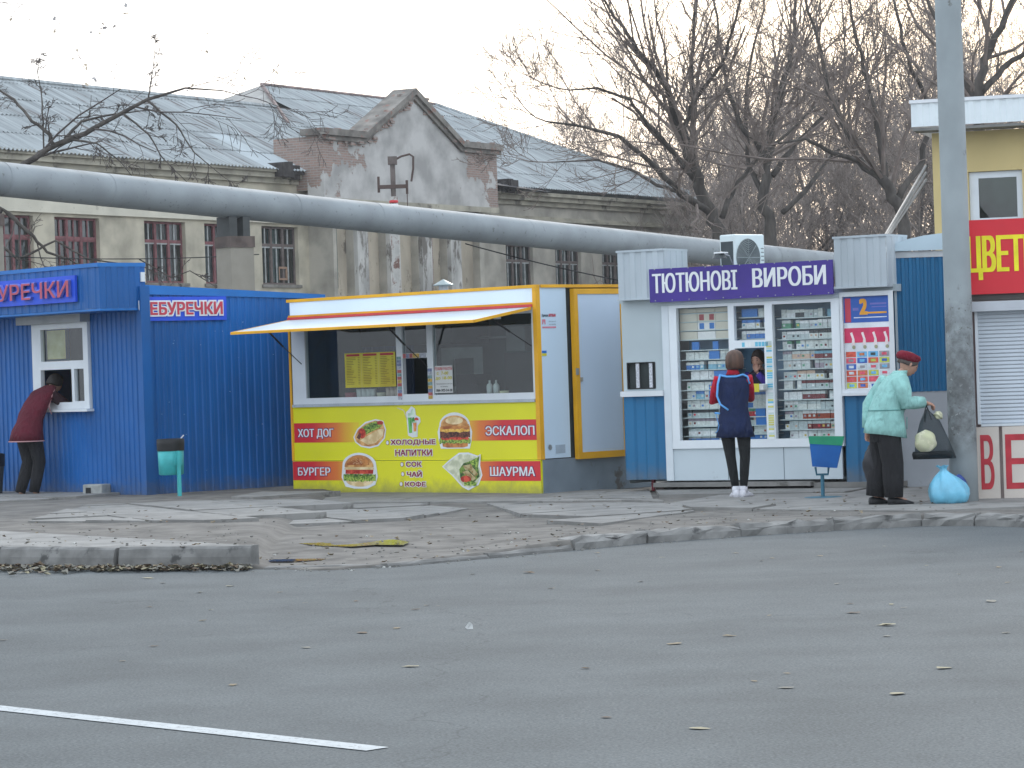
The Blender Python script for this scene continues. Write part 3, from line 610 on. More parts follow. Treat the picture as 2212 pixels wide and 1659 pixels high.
for f, lb in ((.262, 'squat concrete pillar carrying the pipe above the second blue kiosk'), (-.02, 'concrete pillar carrying the pipe at the left edge'), (1.12, 'concrete pillar carrying the pipe behind the tobacco kiosk')):
    p = pipe_at(f); t = thing('pipe_support', lb, 'pillar', (p.x, p.y, 0), 42); zt = p.z - .30
    MB().box(-.27, .27, -.23, .23, -.05, zt - .55).build('column', concp, t)
    MB().box(-.29, .29, -.25, .25, zt - .55, zt - .34).build('pillar_head', mat('rusty_beam', (.11, .085, .075), .8, .3, 4), t)
    MB().box(-.26, -.08, -.2, .2, zt - .38, zt + .03).box(.06, .22, -.2, .2, zt - .38, zt + .03).build('saddle', mat('saddle_steel', (.06, .065, .065), .7), t)
t = thing('bracket_post', 'thin pale post with rusty cross arm and hooked iron arm rising behind the pipe', 'post', (-2.46, 64, 0))
MB().tube([(0, 0, 0), (0, 0, 5.5)], .085, 8).build('mast', mat('pale_post', (.5, .49, .46), .9, .2, 3, wear=((.2, .12, .1), 3, .5)), t)
MB().tube([(0, 0, 5.5), (0, 0, 6.35)], .055, 8).box(-.1, .1, -.08, .08, 6.2, 6.38).build('mast_top', wfd, t)
MB().box(-.32, .32, -.06, .06, 5.68, 5.76).tube([(-.32, 0, 5.6), (-.32, 0, 5.95)], .03, 5).tube([(.3, 0, 5.55), (.3, 0, 5.85)], .03, 5).tube([(.3, 0, 5.6), (.3, 0, 5.0)], .01, 4).build('cross_arm', mat('rusty_iron', (.1, .07, .06), .8), t)
MB().tube([(0, 0, 6.28), (.2, 0, 6.38), (.38, 0, 6.42), (.46, 0, 6.36), (.45, 0, 6.1), (.40, 0, 5.82)], .026, 6).build('hook_arm', mat('rusty_iron', (.1, .07, .06), .8), t)
for z in (5.36, 5.28, 5.2): MB().lathe([(.088, z), (.10, z + .02), (.10, z + .04), (.088, z + .06)], n=10).build('band', kred if z != 5.28 else whitet, t)
def wire(pts, r, label):
    P_ = []
    for a, b in zip(pts, pts[1:]):
        a, b = Vector(a), Vector(b)
        for k in range(12): u = k / 12; q = a.lerp(b, u); q.z -= 4 * u * (1 - u) * (b - a).length * .012; P_.append(q)
    P_.append(Vector(pts[-1])); o = MB().tube(P_, r, 5).build('cable', black); tag(o, label, 'cable')
wire([(-.9, 62.5, 4.35), (3.1, 64, 3.35)], .014, 'thin black cable sagging below the pipe above the snack kiosk')
wire([(-9.5, 53, 4.0), (-4.9, 57.5, 4.05)], .010, 'thin dark cable strung under the pipe at the far left')
# ------------------------------------------------------------------ kiosks; in each local frame x runs to the left, +y points out to the street
def sidefn(x0): return lambda a, d, z: (x0 - d, a, z)     # lettering on a side face that looks along -x
K1 = thing('blue_kiosk', 'bright blue ribbed metal kiosk with canopy, white shuttered hatch window and red lettered signs', 'kiosk', (-4.70, 36.934, 0), 132.5)
def sheets(x0, x1, z0, z1, y, parent, m, pitch=.11, depth=.014, w=1.15, name='wall_sheet', axis='x', dz=0):
    k = max(1, round(abs(x1 - x0) / w)); L = (x1 - x0) / k
    for i in range(k):
        a = x0 + i * L; z = z1 + dz * i / k
        MB().corr(a, a + L, z0, z, y + (.003 if i % 2 else 0), pitch, depth, 0, axis, dz / k).build(name, m, parent)
sheets(0.02, 1.07, .1, 2.53, 0, K1, blue1); sheets(2.39, 5.0, .1, 2.53, 0, K1, blue1); sheets(1.07, 2.39, .1, 1.28, 0, K1, blue1); sheets(1.07, 2.39, 2.41, 2.53, 0, K1, blue1)
MB().box(-.088, .02, -.12, .022, .08, 2.80).build('corner_trim', blue1, K1)
MB().box(-.03, 5, .0, .018, .05, .10).build('base_trim', mat('dirty_base', (.12, .12, .11), .9), K1)
# canopy box
sheets(-.03, 5.0, 2.53, 3.05, .60, K1, blue1, .16, .010, 1.7, 'canopy_sheet')
sheets(-.10, .60, 2.53, 3.05, -.03, K1, blue1, .16, .012, 1, 'canopy_sheet', 'y')
MB().box(-.035, 5, 0.0, .60, 2.50, 2.528).box(-.045, 5, -.1, .625, 3.05, 3.10).build('canopy_trim', blue1d, K1)
sg = MB().box(.42, 2.98, .626, .66, 2.63, 2.965).build('sign_board', signblue, K1)
mb = MB(); text(mb, 'ЧЕБУРЕЧКИ', 2.93, .50, 2.70, 2.915, .70, .035, .035, 1); text(mb, 'ЧЕБУРЕЧКИ', 2.925, .495, 2.692, 2.907, .712, .01, .022, 0)
mb.build('lettering', [lredp, mat('letter_side', lin(120, 130, 215), .5)], sg)
# side wall (rear volume)
def sd_(name, mb, m): return mb.build(name, m, K1)
kk = 3
for i in range(3):
    a, b_ = -.1 - i * .97, -.1 - (i + 1) * .97
    MB().corr(b_, a, .06, 2.74 - .035 * (i + 1), 0.0, .115, .014, 0, 'y', .035).build('wall_sheet', blue1, K1)
MB().add([(-.03, -.1, 2.70), (-.03, -3.02, 2.62), (-.03, -3.02, 2.68), (-.03, -.1, 2.82), (.1, -.1, 2.70), (.1, -3.02, 2.62), (.1, -3.02, 2.68), (.1, -.1, 2.82)], [(0, 1, 2, 3), (3, 2, 6, 7), (0, 4, 5, 1), (1, 5, 6, 2)]).build('roof_trim', blue1d, K1)
MB().add([(-.02, -3.02, 2.67), (5, -3.02, 2.67), (5, -.1, 2.81), (-.02, -.1, 2.81)], [(0, 1, 2, 3)]).add([(0, -3.01, .05), (5, -3.01, .05), (5, -3.01, 2.66), (0, -3.01, 2.66)], [(0, 1, 2, 3)]).add([(5, -3, .05), (5, 0, .05), (5, 0, 2.8), (5, -3, 2.66)], [(0, 1, 2, 3)]).build('roof', blue1d, K1)
sg = MB().box(-.045, -.015, -1.36, -.11, 2.36, 2.665).build('sign_board', signblue, K1)
mb = MB(); F_ = sidefn(0)
text(mb, 'ЧЕБУРЕЧКИ', .035, -1.30, 2.415, 2.62, .060, .0, .10, 1, F_); text(mb, 'ЧЕБУРЕЧКИ', .015, -1.285, 2.435, 2.60, .066, .0, .035, 0, F_)
mb.build('lettering', [lred, whitet], sg)
MB().box(-.06, .04, -.08, -.02, 2.86, 2.98).build('white_fitting', whitep, K1)
# window
fk = MB(); q = random.Random(31)
for i in range(26):                                      # pale scratches and splashes on the blue side wall
    y_, z_, a_, L_ = -q.uniform(.2, 2.4), q.uniform(.4, 2.7), q.uniform(-.6, .2), q.uniform(.006, .022); dy, dz = L_ * math.cos(a_), L_ * math.sin(a_)
    fk.add([(-.021, y_, z_), (-.021, y_ - dy, z_ + dz), (-.021, y_ - dy, z_ + dz + .006), (-.021, y_, z_ + .006)], [(0, 1, 2, 3)])
fo = fk.build('paint_flecks', mat('fleck_pale', lin(150, 180, 215), .7), K1); fo['kind'] = 'stuff'
wn = MB().holes(1.08, 2.38, 1.27, 2.40, [(1.19, 2.17, 1.90, 2.32), (1.19, 1.41, 1.37, 1.79), (1.47, 2.19, 1.36, 1.79)], .05, -.06)
wn.box(1.08, 2.38, -.02, .049, 1.27, 1.275).box(2.375, 2.38, -.02, .049, 1.27, 2.40).box(1.08, 1.085, -.02, .049, 1.27, 2.40)
wd = wn.build('window', whitep, K1)
MB().box(1.03, 2.43, -.01, .13, 1.235, 1.268).build('sill', whitep, wd)
MB().quad((1.19, .01, 1.90), (2.17, .01, 1.90), (2.17, .01, 2.32), (1.19, .01, 2.32)).build('pane', gk, wd)
MB().quad((1.19, .01, 1.37), (1.41, .01, 1.37), (1.41, .01, 1.79), (1.19, .01, 1.79)).build('pane', gk, wd)
MB().box(1.06, 2.56, .0, .17, 2.395, 2.53).lathe([(.0, 0)], n=3).build('shutter_box', mat('dull_shutter', (.36, .37, .36), .5, .1), K1)
MB().box(1.0, 2.5, -.9, -.88, 1.2, 2.5).quad((.2, -1.5, .1), (3.8, -1.5, .1), (3.8, -1.5, 2.4), (.2, -1.5, 2.4)).build('inner_wall', mat('inner_grey_green', (.14, .15, .12), .8, .15), K1)
MB().quad((1.72, -.04, 1.93), (2.15, -.04, 1.93), (2.15, -.04, 2.31), (1.72, -.04, 2.31)).build('notice', mat('yellowed_paper', (.40, .39, .16), .8, .15, 5, col2=(.5, .5, .28)), wd)

# --- yellow and white snack kiosk
K2 = thing('snack_kiosk', 'yellow and white snack trailer with raised awning, menu window and fast food pictures', 'kiosk', (.306, 34.403, 0), 136.3)
W2 = 4.34; WR = .045
# artwork: lower front
up = MB().box(.0, W2 - .02, -.03, .0, .516, 1.20).build('front_panel', yell, K2)
lo = MB().box(-.012, W2 + .005, -.03, .012, .10, .511).build('front_panel', yell, K2)
def grad(name, x_red, x_yel):
    m = bpy.data.materials.new(name); m.use_nodes = True; n = m.node_tree.nodes; l = m.node_tree.links; b = n['Principled BSDF']; b.inputs['Roughness'].default_value = .4
    tc = n.new('ShaderNodeTexCoord'); s_ = n.new('ShaderNodeSeparateXYZ'); l.new(tc.outputs['Object'], s_.inputs[0]); r = n.new('ShaderNodeMapRange'); l.new(s_.outputs[0], r.inputs[0])
    r.inputs[1].default_value = x_red; r.inputs[2].default_value = x_yel
    c = n.new('ShaderNodeValToRGB'); c.color_ramp.elements[0].color = (*lin(206, 38, 48), 1); c.color_ramp.elements[1].color = (*lin(226, 200, 34), 1); e = c.color_ramp.elements.new(.55); e.color = (*lin(220, 120, 46), 1)
    l.new(r.outputs[0], c.inputs[0]); l.new(c.outputs[0], b.inputs['Base Color']); return m
gL, gR = grad('print_band_left', 3.95, 3.15), grad('print_band_right', .6, 1.3)
def flat(name, pts, y, m, parent):                       # printed shape lying on the panel
    v = [(p[0], y, p[1]) for p in pts]; return MB().add(v, [tuple(range(len(v)))]).build(name, m, parent)
def rect(a, b, c, d): return [(a, c), (b, c), (b, d), (a, d)]
flat('red_band', rect(W2 - .03, 3.1, .747, .996), .003, gL, up); flat('red_band', rect(.02, 1.3, .748, .993), .003, gR, up)
flat('red_band', rect(W2 + .0, 3.1, .267, .507), .015, gL, lo); flat('red_band', rect(-.01, 1.3, .265, .50), .015, gR, lo)
def word(s, a, b, c, d, y, m, parent, bold=.02, ol=None, olb=.06, nm='lettering'):
    mb = MB()
    if ol: text(mb, s, a + .012, b - .012, c - .008, d + .008, y, 0, olb, 1)
    text(mb, s, a, b, c, d, y + .0015, 0, bold, 0)
    return mb.build(nm, [m, ol] if ol else m, parent)
pol = mat('outline_purple', lin(120, 40, 90), .4)
word('ХОТ ДОГ', 4.235, 3.565, .795, .925, .005, whitet, up, .03, pol); word('ЭСКАЛОП', .885, .075, .807, .923, .005, whitet, up, .03, pol)
word('БУРГЕР', 4.245, 3.635, .326, .433, .017, whitet, lo, .03, pol); word('ШАУРМА', .818, .078, .322, .436, .017, whitet, lo, .03, pol)
word('ХОЛОДНЫЕ', 2.53, 1.742, .698, .772, .005, darkred, up, .045, whitet, .1); word('НАПИТКИ', 2.455, 1.808, .572, .648, .005, darkred, up, .045, whitet, .1)
word('СОК', 2.258, 1.985, .436, .500, .017, darkred, lo, .045, whitet, .1); word('ЧАЙ', 2.25, 1.985, .312, .392, .017, darkred, lo, .045, whitet, .1); word('КОФЕ', 2.285, 1.925, .19, .255, .017, darkred, lo, .045, whitet, .1)
def ell(cx, cz, rx, rz, n=20, a0=0, wob=0, rr_=random.Random(1), a1=2 * math.pi): return [(cx + rx * math.cos(a0 + (a1 - a0) * i / n) * (1 + rr_.uniform(-wob, wob)), cz + rz * math.sin(a0 + (a1 - a0) * i / n) * (1 + rr_.uniform(-wob, wob))) for i in range(n + (a1 < 6.2))]
for x, z, p_, y in ((2.588, .736, up, .005), (2.33, .466, lo, .017), (2.322, .347, lo, .017), (2.356, .223, lo, .017)):
    flat('bullet', ell(x, z, .030, .030), y, darkred, p_); flat('bullet', ell(x, z, .023, .024), y + .001, whitet, p_)
# food pictures as printed layers
fm = lambda n, c, c2=None, sc=14, **k: mat('print_' + n, lin(*c), .4, .18, sc, col2=lin(*c2) if c2 else None, lo=.42, hi=.58, **k)
bun, bunl, bund = fm('bun', (196, 128, 66), (226, 176, 110), 7), fm('bun_light', (228, 196, 140), (238, 216, 170), 8), fm('bun_brown', (170, 92, 44), (206, 138, 72), 8)
lett = fm('lettuce', (78, 122, 36), (168, 192, 84), 38); meat = fm('meat', (66, 32, 26), (118, 66, 48), 40); tomm = fm('tomato', (180, 38, 30), (214, 84, 58), 18); chee = fm('cheese', (228, 160, 52), (240, 196, 96), 18)
lav = fm('flatbread', (206, 210, 176), (226, 226, 200), 9); seed = fm('seeds', (236, 214, 168)); chk = fm('chicken', (206, 190, 140), (150, 120, 70), 24); sh_ = fm('shade_green', (52, 84, 34), (120, 150, 60), 26)
def outl(name, pts, y, parent, grow=.022):               # white cut-out border of a picture
    cx = sum(p[0] for p in pts) / len(pts); cz = sum(p[1] for p in pts) / len(pts)
    out = []
    for p in pts: d = Vector((p[0] - cx, p[1] - cz)); d = d * (1 + grow / max(d.length, .01)); out.append((cx + d.x, cz + d.y))
    flat(name, out, y, whitet, parent)
Pz = lambda x, z, pts, sx, sz: [(x - px * sx, z + pz * sz) for px, pz in pts]       # picture coordinates to panel
def pic(parent, y, x, z, sx, sz, border, layers):
    outl('picture_border', Pz(x, z, border, sx, sz), y, parent)
    for i, (m, pts) in enumerate(layers): flat('picture', Pz(x, z, pts, sx, sz), y + .0007 * (i + 1), m, parent)
def arc(cx, cz, rx, rz, a, b, n=14): return [(cx + rx * math.cos(R(a + (b - a) * i / n)), cz + rz * math.sin(R(a + (b - a) * i / n))) for i in range(n + 1)]
def frill(x0, x1, z0, z1, n, rr_): return [(x0 + (x1 - x0) * i / n, z1 + rr_.uniform(-.03, .03)) for i in range(n + 1)] + [(x1 - (x1 - x0) * i / n, z0 + rr_.uniform(-.05, .05)) for i in range(n + 1)]
q = random.Random(3)
# burger, lower left (unit box -1..1)
B1 = arc(0, .35, .92, .6, 0, 180) + [(-1, -.35), (-.8, -.85), (-.3, -.95), (.4, -.95), (.85, -.75), (1, -.3)]
seeds = []
pic(lo, .0165, 3.10, .388, .31, .215, B1, [(bunl, arc(0, -.55, .82, .38, 180, 360) + [(.8, -.3), (-.8, -.3)]), (lett, frill(-.95, .95, -.62, -.2, 26, q)), (sh_, frill(-.7, .75, -.35, -.2, 18, q)), (tomm, [(-.82, -.18), (.8, -.18), (.84, .12), (-.8, .1)]), (bunl, arc(0, .08, .88, .36, 0, 180) + [(-.88, .06), (.88, .06)]), (bun, arc(0, .22, .86, .7, 0, 180)), (bund, arc(-.05, .34, .66, .52, 0, 180))])
sm = MB()
for i in range(46):
    a = q.uniform(0, math.pi); r_ = q.uniform(.05, .95); x = 3.10 - (.62 * r_ * math.cos(a)) * .31; z = .388 + (.36 + .48 * r_ * math.sin(a)) * .215
    sm.quad((x, .0235, z), (x + .008, .0235, z + .003), (x + .008, .0235, z + .007), (x, .0235, z + .005))
so_ = sm.build('sesame_seeds', seed, lo); so_['kind'] = 'stuff'
# big burger, upper right
pic(up, .0045, 1.405, .866, .275, .205, arc(0, .35, .88, .66, 0, 180) + [(-1, 0), (-.95, -.5), (-.85, -.95), (.85, -.95), (.95, -.5), (1, 0)], [(bund, [(-.8, -.55), (.8, -.55), (.78, -.9), (.5, -.97), (-.5, -.97), (-.78, -.9)]), (lett, frill(-.97, .97, -.72, -.42, 26, q)), (tomm, frill(-.85, .85, -.5, -.3, 14, q)), (meat, frill(-.92, .95, -.38, .02, 18, q)), (chee, frill(-.92, .95, -.05, .3, 9, q)), (bund, frill(-.85, .9, .12, .42, 12, q)), (bun, arc(0, .38, .84, .56, 0, 180) + [(-.8, .3), (.8, .3)]), (bunl, arc(0, .62, .55, .22, 0, 360))])
# hot dog, upper left
HD = [(-.95, -.25), (-.7, .3), (-.2, .75), (.4, .95), (.85, .85), (1.0, .25), (.9, -.35), (.5, -.85), (0, -.98), (-.5, -.9), (-.85, -.6)]
pic(up, .0045, 2.91, .853, .285, .168, HD, [(bun, HD), (bunl, [(-.6, -.5), (0, -.1), (.6, .3), (.95, .35), (.85, -.2), (.4, -.7), (-.1, -.85)]), (lett, [(-.7, -.1), (-.55, .35), (-.1, .7), (.45, .9), (.9, .8), (.75, .45), (.1, .1), (-.35, -.15), (-.7, -.4)]), (sh_, [(-.3, .35), (.3, .75), (.6, .7), (.2, .3)]), (tomm, arc(-.45, .02, .24, .38, 0, 360)), (tomm, arc(.72, .78, .2, .15, 0, 360)), (meat, [(-.8, -.3), (-.6, .1), (-.5, -.1), (-.62, -.45)])])
# wrap, lower right
WR_ = [(-1, .25), (-.6, .6), (-.1, .95), (.35, .95), (.8, .8), (.95, .9), (.9, .3), (1, -.2), (.8, -.7), (.3, -.98), (0, -.8), (-.5, -.2)]
pic(lo, .0165, 1.29, .382, .32, .215, WR_, [(lav, WR_), (sh_, [(-.15, .1), (.1, .45), (.6, .6), (.95, .85), (.85, .25), (.92, -.3), (.6, -.65), (.2, -.8), (-.1, -.4)]), (lett, [(.3, .5), (.9, .8), (.8, .2), (.5, .4)]), (chk, [(.05, .3), (.5, .4), (.6, .15), (.2, .05)]), (chk, [(0, -.05), (.3, .05), (.75, -.4), (.55, -.55)]), (chk, [(.35, .1), (.6, .2), (.85, -.15), (.7, -.3)]), (tomm, arc(.2, -.45, .28, .2, 0, 360)), (lett, frill(.1, .75, -.82, -.6, 10, q))])
# drinks
gr, orr, gls = fm('drink_green', (52, 140, 58), (110, 190, 90), 6), fm('drink_orange', (222, 112, 50), (236, 160, 90), 6), fm('drink_glass', (190, 220, 190), (220, 236, 220), 8)
pic(up, .0045, 2.14, .99, .135, .175, [(-.62, .6), (-.3, .75), (.0, .98), (.4, .8), (.45, .35), (.9, .25), (.95, 0), (.62, -.2), (.6, -.95), (.0, -.98), (-.5, -.85)], [(gls, [(-.55, .6), (-.15, .62), (-.1, -.8), (-.45, -.8)]), (gr, [(-.52, .3), (-.02, .3), (-.02, -.78), (-.42, -.78)]), (gls, arc(.15, .62, .28, .3, 0, 360)), (gr, arc(.2, .1, .2, .22, 0, 360)), (gls, [(.15, .02), (.6, .02), (.52, -.9), (.2, -.9)]), (orr, [(.17, -.08), (.6, -.08), (.52, -.68), (.2, -.68)]), (tomm, arc(.62, .1, .28, .2, 0, 180))])
mb = MB().quad((2.395, .006, 1.172), (2.39, .006, 1.158), (2.275, .006, 1.125), (2.28, .006, 1.14)).quad((2.285, .006, 1.135), (2.27, .006, 1.13), (2.215, .006, 1.02), (2.235, .006, 1.02)); mb.build('picture', fm('straw', (200, 190, 170)), up)
# frame, panels, roof
MB().box(-.03, .03, -.05, .02, .516, 2.545).build('corner_post', ochre, K2); MB().box(W2 - .02, W2 + .015, -.05, .012, .516, 2.36).build('corner_post', ochre, K2)
MB().box(-.03, W2 + .02, -.05, .022, 2.545, 2.582).box(-.05, -.031, -1.62, -.06, 2.545, 2.582).build('roof_rail', ochre, K2)
MB().box(.031, W2 - .03, -.04, .008, 2.378, 2.544).build('fascia_panel', mat('white_fascia', lin(222, 234, 244), .4, .05, .8, stretch=(1, 1, .3), wear=(lin(140, 150, 150), 5, .76)), K2)
MB().box(.031, W2 - .0, -.04, .014, 2.354, 2.377).build('trim_strip', ochre, K2)
MB().box(.031, W2 - .0, -.04, .032, 2.322, 2.353).build('trim_strip', kred, K2)
MB().box(-.03, W2, -1.95, -.05, 2.55, 2.575).build('roof', greybase, K2)
# awning: leaf hinged under the red strip, free edge dropped
aw = MB(); xa, xb = .05, 4.30; ya, yb2 = .035, 1.0; za, zb = 2.318, 2.175
aw.add([(xa, ya, za), (xb, ya, za), (xb, yb2, zb), (xa, yb2, zb), (xa, ya, za - .022), (xb, ya, za - .022), (xb, yb2, zb - .022), (xa, yb2, zb - .022)], [(0, 1, 2, 3), (4, 7, 6, 5)])
awo = aw.build('awning', mat('awning_white', lin(186, 198, 206), .35, .04, 1.5, wear=(lin(120, 130, 140), 7, .72)), K2)
MB().add([(xa - .01, yb2, zb + .006), (xb + .01, yb2, zb + .006), (xb + .01, yb2 + .02, zb), (xa - .01, yb2 + .02, zb), (xa - .01, yb2, zb - .03), (xb + .01, yb2, zb - .03), (xb + .01, yb2 + .02, zb - .03), (xa - .01, yb2 + .02, zb - .03)], [(0, 1, 2, 3), (3, 2, 6, 7), (4, 5, 6, 7), (0, 3, 7, 4), (1, 2, 6, 5)]).build('awning_edge', ochre, awo)
for xx in (xa - .015, xb): MB().add([(xx, ya, za + .004), (xx + .015, ya, za + .004), (xx + .015, yb2, zb + .004), (xx, yb2, zb + .004), (xx, ya, za - .03), (xx + .015, ya, za - .03), (xx + .015, yb2, zb - .03), (xx, yb2, zb - .03)], [(0, 1, 2, 3), (4, 7, 6, 5), (0, 3, 7, 4), (1, 5, 6, 2)]).build('awning_edge', ochre, awo)
for xx, x2, z2_ in ((.26, .06, 1.86), (2.06, 1.82, 1.66), (4.22, 4.10, 1.75)):
    m_x = xx + (x2 - xx) * .45; m_z = zb + .03 + (z2_ - zb - .03) * .5; st = MB().tube([(xx, .50, zb + .03), (m_x, .27, m_z)], .013, 8).tube([(m_x, .27, m_z), (x2, .025, z2_)], .006, 6); st.build('gas_strut', black, K2)
MB().box(.28, .50, .3, .7, 2.19, 2.215).build('awning_lamp', whitep, awo)
# window band
wf = MB().holes(.032, W2 - .03, 1.235, 2.318, [(.075, 1.745, 1.312, 2.25), (1.845, 2.28, 1.33, 1.772), (1.845, 2.28, 1.832, 2.25), (2.385, 4.06, 1.312, 2.25)], 0.0, -.06)
wfo = wf.build('window_frame', whitep, K2)
MB().box(.04, W2 - .04, -.02, .03, 1.2, 1.234).build('sill', mat('sill_metal', (.42, .46, .50), .45, .1, 3), K2)
rv = MB()
for i in range(26): rv.box(.12 + i * .165, .128 + i * .165, .030, .034, 1.214, 1.222)
r_o = rv.build('rivets', steel, K2); r_o['kind'] = 'stuff'
for a, b_, c, d in ((.075, 1.745, 1.312, 2.25), (1.845, 2.28, 1.832, 2.25), (2.385, 4.06, 1.312, 2.25)): MB().quad((a, -.025, c), (b_, -.025, c), (b_, -.025, d), (a, -.025, d)).build('pane', glass('snack_glass', (.72, .8, .8), .055), wfo)
def banknotes(x0, x1, z0, z1, k, vert=True, y=.004):
    m_ = [mat('note_a', lin(170, 90, 90), .6, .3, 40), mat('note_b', lin(120, 130, 160), .6, .3, 40), mat('note_c', lin(190, 160, 80), .6, .3, 40), mat('note_d', lin(120, 150, 150), .6, .3, 40), mat('note_e', lin(170, 175, 185), .6, .3, 40)]
    mb = MB()
    for i in range(k):
        if vert: a, b_, c, d = x0, x1, z0 + (z1 - z0) * i / k, z0 + (z1 - z0) * (i + .93) / k
        else: a, b_, c, d = x0 + (x1 - x0) * i / k, x0 + (x1 - x0) * (i + .95) / k, z0, z1
        mb.quad((a, y, c), (b_, y, c), (b_, y, d), (a, y, d), rng.randrange(5))
    mb.build('sticker_strip', m_, wfo)
banknotes(2.30, 2.375, 1.265, 1.80, 13); banknotes(1.765, 1.84, 1.265, 1.64, 9); banknotes(1.86, 2.27, 1.775, 1.828, 7, False)
# menu and notice
mn = MB().box(2.42, 3.335, -.018, -.014, 1.43, 1.862).build('menu_poster', mat('menu_yellow', lin(196, 176, 50), .6, .12, 3, col2=lin(206, 196, 70)), K2)
mb = MB()
for c0, c1 in ((3.30, 3.06), (3.0, 2.75), (2.69, 2.45)):
    mb.quad((c0, -.012, 1.822), (c1, -.012, 1.822), (c1, -.012, 1.85), (c0, -.012, 1.85), 0)
    for k in range(17):
        z = 1.80 - k * .0205; e = rng.uniform(.08, .17)
        mb.quad((c0, -.012, z), (c0 - e, -.012, z), (c0 - e, -.012, z + .006), (c0, -.012, z + .006), 1); mb.quad((c1 + .035, -.012, z), (c1, -.012, z), (c1, -.012, z + .006), (c1 + .035, -.012, z + .006), 1)
for c in (3.03, 2.72): mb.quad((c + .003, -.0115, 1.43), (c - .003, -.0115, 1.43), (c - .003, -.0115, 1.85), (c + .003, -.0115, 1.85), 2)
mb.build('menu_print', [mat('menu_red', lin(170, 50, 60), .6), mat('menu_text', lin(120, 100, 40), .6), mat('menu_line', lin(200, 190, 120), .6)], mn)
ns = MB().box(1.43, 1.735, -.018, -.014, 1.335, 1.665).build('hours_notice', mat('notice_paper', (.6, .61, .60), .6, .04), K2)
mb = MB(); text(mb, 'РЕЖИМ РАБОТЫ', 1.73, 1.435, 1.61, 1.65, -.012, 0, .02, 0); text(mb, 'с  7-00', 1.70, 1.50, 1.555, 1.595, -.012, 0, .04, 1); text(mb, 'до 18-00', 1.725, 1.44, 1.49, 1.535, -.012, 0, .04, 1)
text(mb, 'Принимаются заказы', 1.71, 1.44, 1.435, 1.452, -.012, 0, .02, 2); text(mb, 'по номеру:', 1.64, 1.51, 1.402, 1.416, -.012, 0, .02, 2); text(mb, '066-302-24-28', 1.715, 1.44, 1.35, 1.382, -.012, 0, .035, 2)
mb.build('notice_print', [mat('notice_red', lin(200, 90, 90), .6), mat('notice_yellow', lin(196, 186, 60), .6), mat('notice_black', (.02, .02, .02), .6)], ns)
# interior
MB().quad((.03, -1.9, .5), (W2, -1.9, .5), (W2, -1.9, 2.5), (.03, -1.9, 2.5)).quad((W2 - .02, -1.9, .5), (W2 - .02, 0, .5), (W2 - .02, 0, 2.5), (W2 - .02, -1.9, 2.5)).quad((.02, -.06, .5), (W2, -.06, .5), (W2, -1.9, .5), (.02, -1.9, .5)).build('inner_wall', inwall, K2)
MB().box(2.6, W2 - .05, -1.88, -1.2, 1.95, 2.4).build('dark_cupboard', darkin, K2); MB().corr(3.35, W2 - .03, .5, 2.4, -1.25, .12, .012).build('blue_reflection', mat('reflection_blue', (.015, .04, .10), .6, .2), K2)  # ribbed blue sheet stands in for the blue kiosk's reflection in the glass
MB().box(1.5, 3.0, -1.88, -1.66, 2.0, 2.02).build('wall_shelf', steel, K2); MB().lathe([(.0, 2.03), (.12, 2.03), (.16, 2.12), (.15, 2.12)], 1.9, -1.76, 14).build('bowl', mat('steel_box', (.16, .18, .18), .4), K2, smooth=True); MB().box(1.45, 1.6, -1.85, -1.7, 2.03, 2.2).build('carton', mat('carton_brown', (.2, .15, .1), .8), K2); MB().box(.45, .8, -.8, -.75, 1.95, 2.2).build('hanging_towel', mat('towel', (.2, .22, .22), .9), K2)
MB().box(.1, 4.2, -.5, -.07, 1.24, 1.27).build('counter', mat('counter_top', (.3, .31, .3), .5), K2)
MB().holes(2.55, 3.3, 1.33, 1.90, [(2.72, 3.1, 1.40, 1.76)], -1.7, -.05).build('back_window', mat('inner_white_frame', (.42, .46, .45), .6), K2)
MB().box(.85, 1.35, -1.4, -.85, .5, 1.80).build('fridge', mat('fridge_dark', (.02, .025, .025), .5, .3, 4), K2); MB().box(2.0, 2.35, -1.3, -1.0, 1.27, 1.55).box(1.65, 1.95, -.9, -.7, 1.27, 1.42).build('coffee_machine', black, K2); MB().box(1.0, 1.32, -1.2, -.86, 1.82, 2.12).build('kitchen_box', mat('steel_box', (.16, .18, .18), .4), K2)
wm_ = mat('plastic_cup', (.6, .6, .58), .5, .05)
def cup(x, y, h, r0, r1, m, lbl, cat, name, z=1.27, grp=None):
    o = MB().lathe([(0, 0), (r0, 0), (r1, h), (r1 * .93, h), (r0 * .8, .01)], n=10).build(name, m, smooth=True); L = K2.matrix_basis @ Vector((x, y, z)); o.location = Matrix.Translation((.306, 34.403, 0)) @ Matrix.Rotation(R(136.3), 4, 'Z') @ Vector((x, y, z)); return tag(o, lbl, cat, grp)
for i, x in enumerate((3.19, 3.10, 3.02, 2.94)): cup(x, -.12, .14, .035, .045, wm_, 'tall stack of pale disposable cups standing under the yellow menu', 'cups', 'cup_stack', grp='stacks of cups under the menu')
for i, x in enumerate((2.66, 2.58, 2.50)): cup(x, -.12, .15, .035, .042, mat('cup_cream', (.5, .38, .32), .5), 'cream paper cup stack beside the serving hatch of the snack kiosk', 'cups', 'cup_stack', grp='cream cup stacks by the hatch')
cup(3.36, -.13, .10, .07, .08, mat('tub_red', (.30, .06, .08), .5), 'dark red plastic tub left of the cup stacks in the snack kiosk', 'tub', 'plastic_tub'); cup(2.80, -.13, .09, .05, .07, mat('tub_cream', (.55, .5, .38), .5), 'small cream tub between the two groups of cup stacks', 'tub', 'plastic_tub')
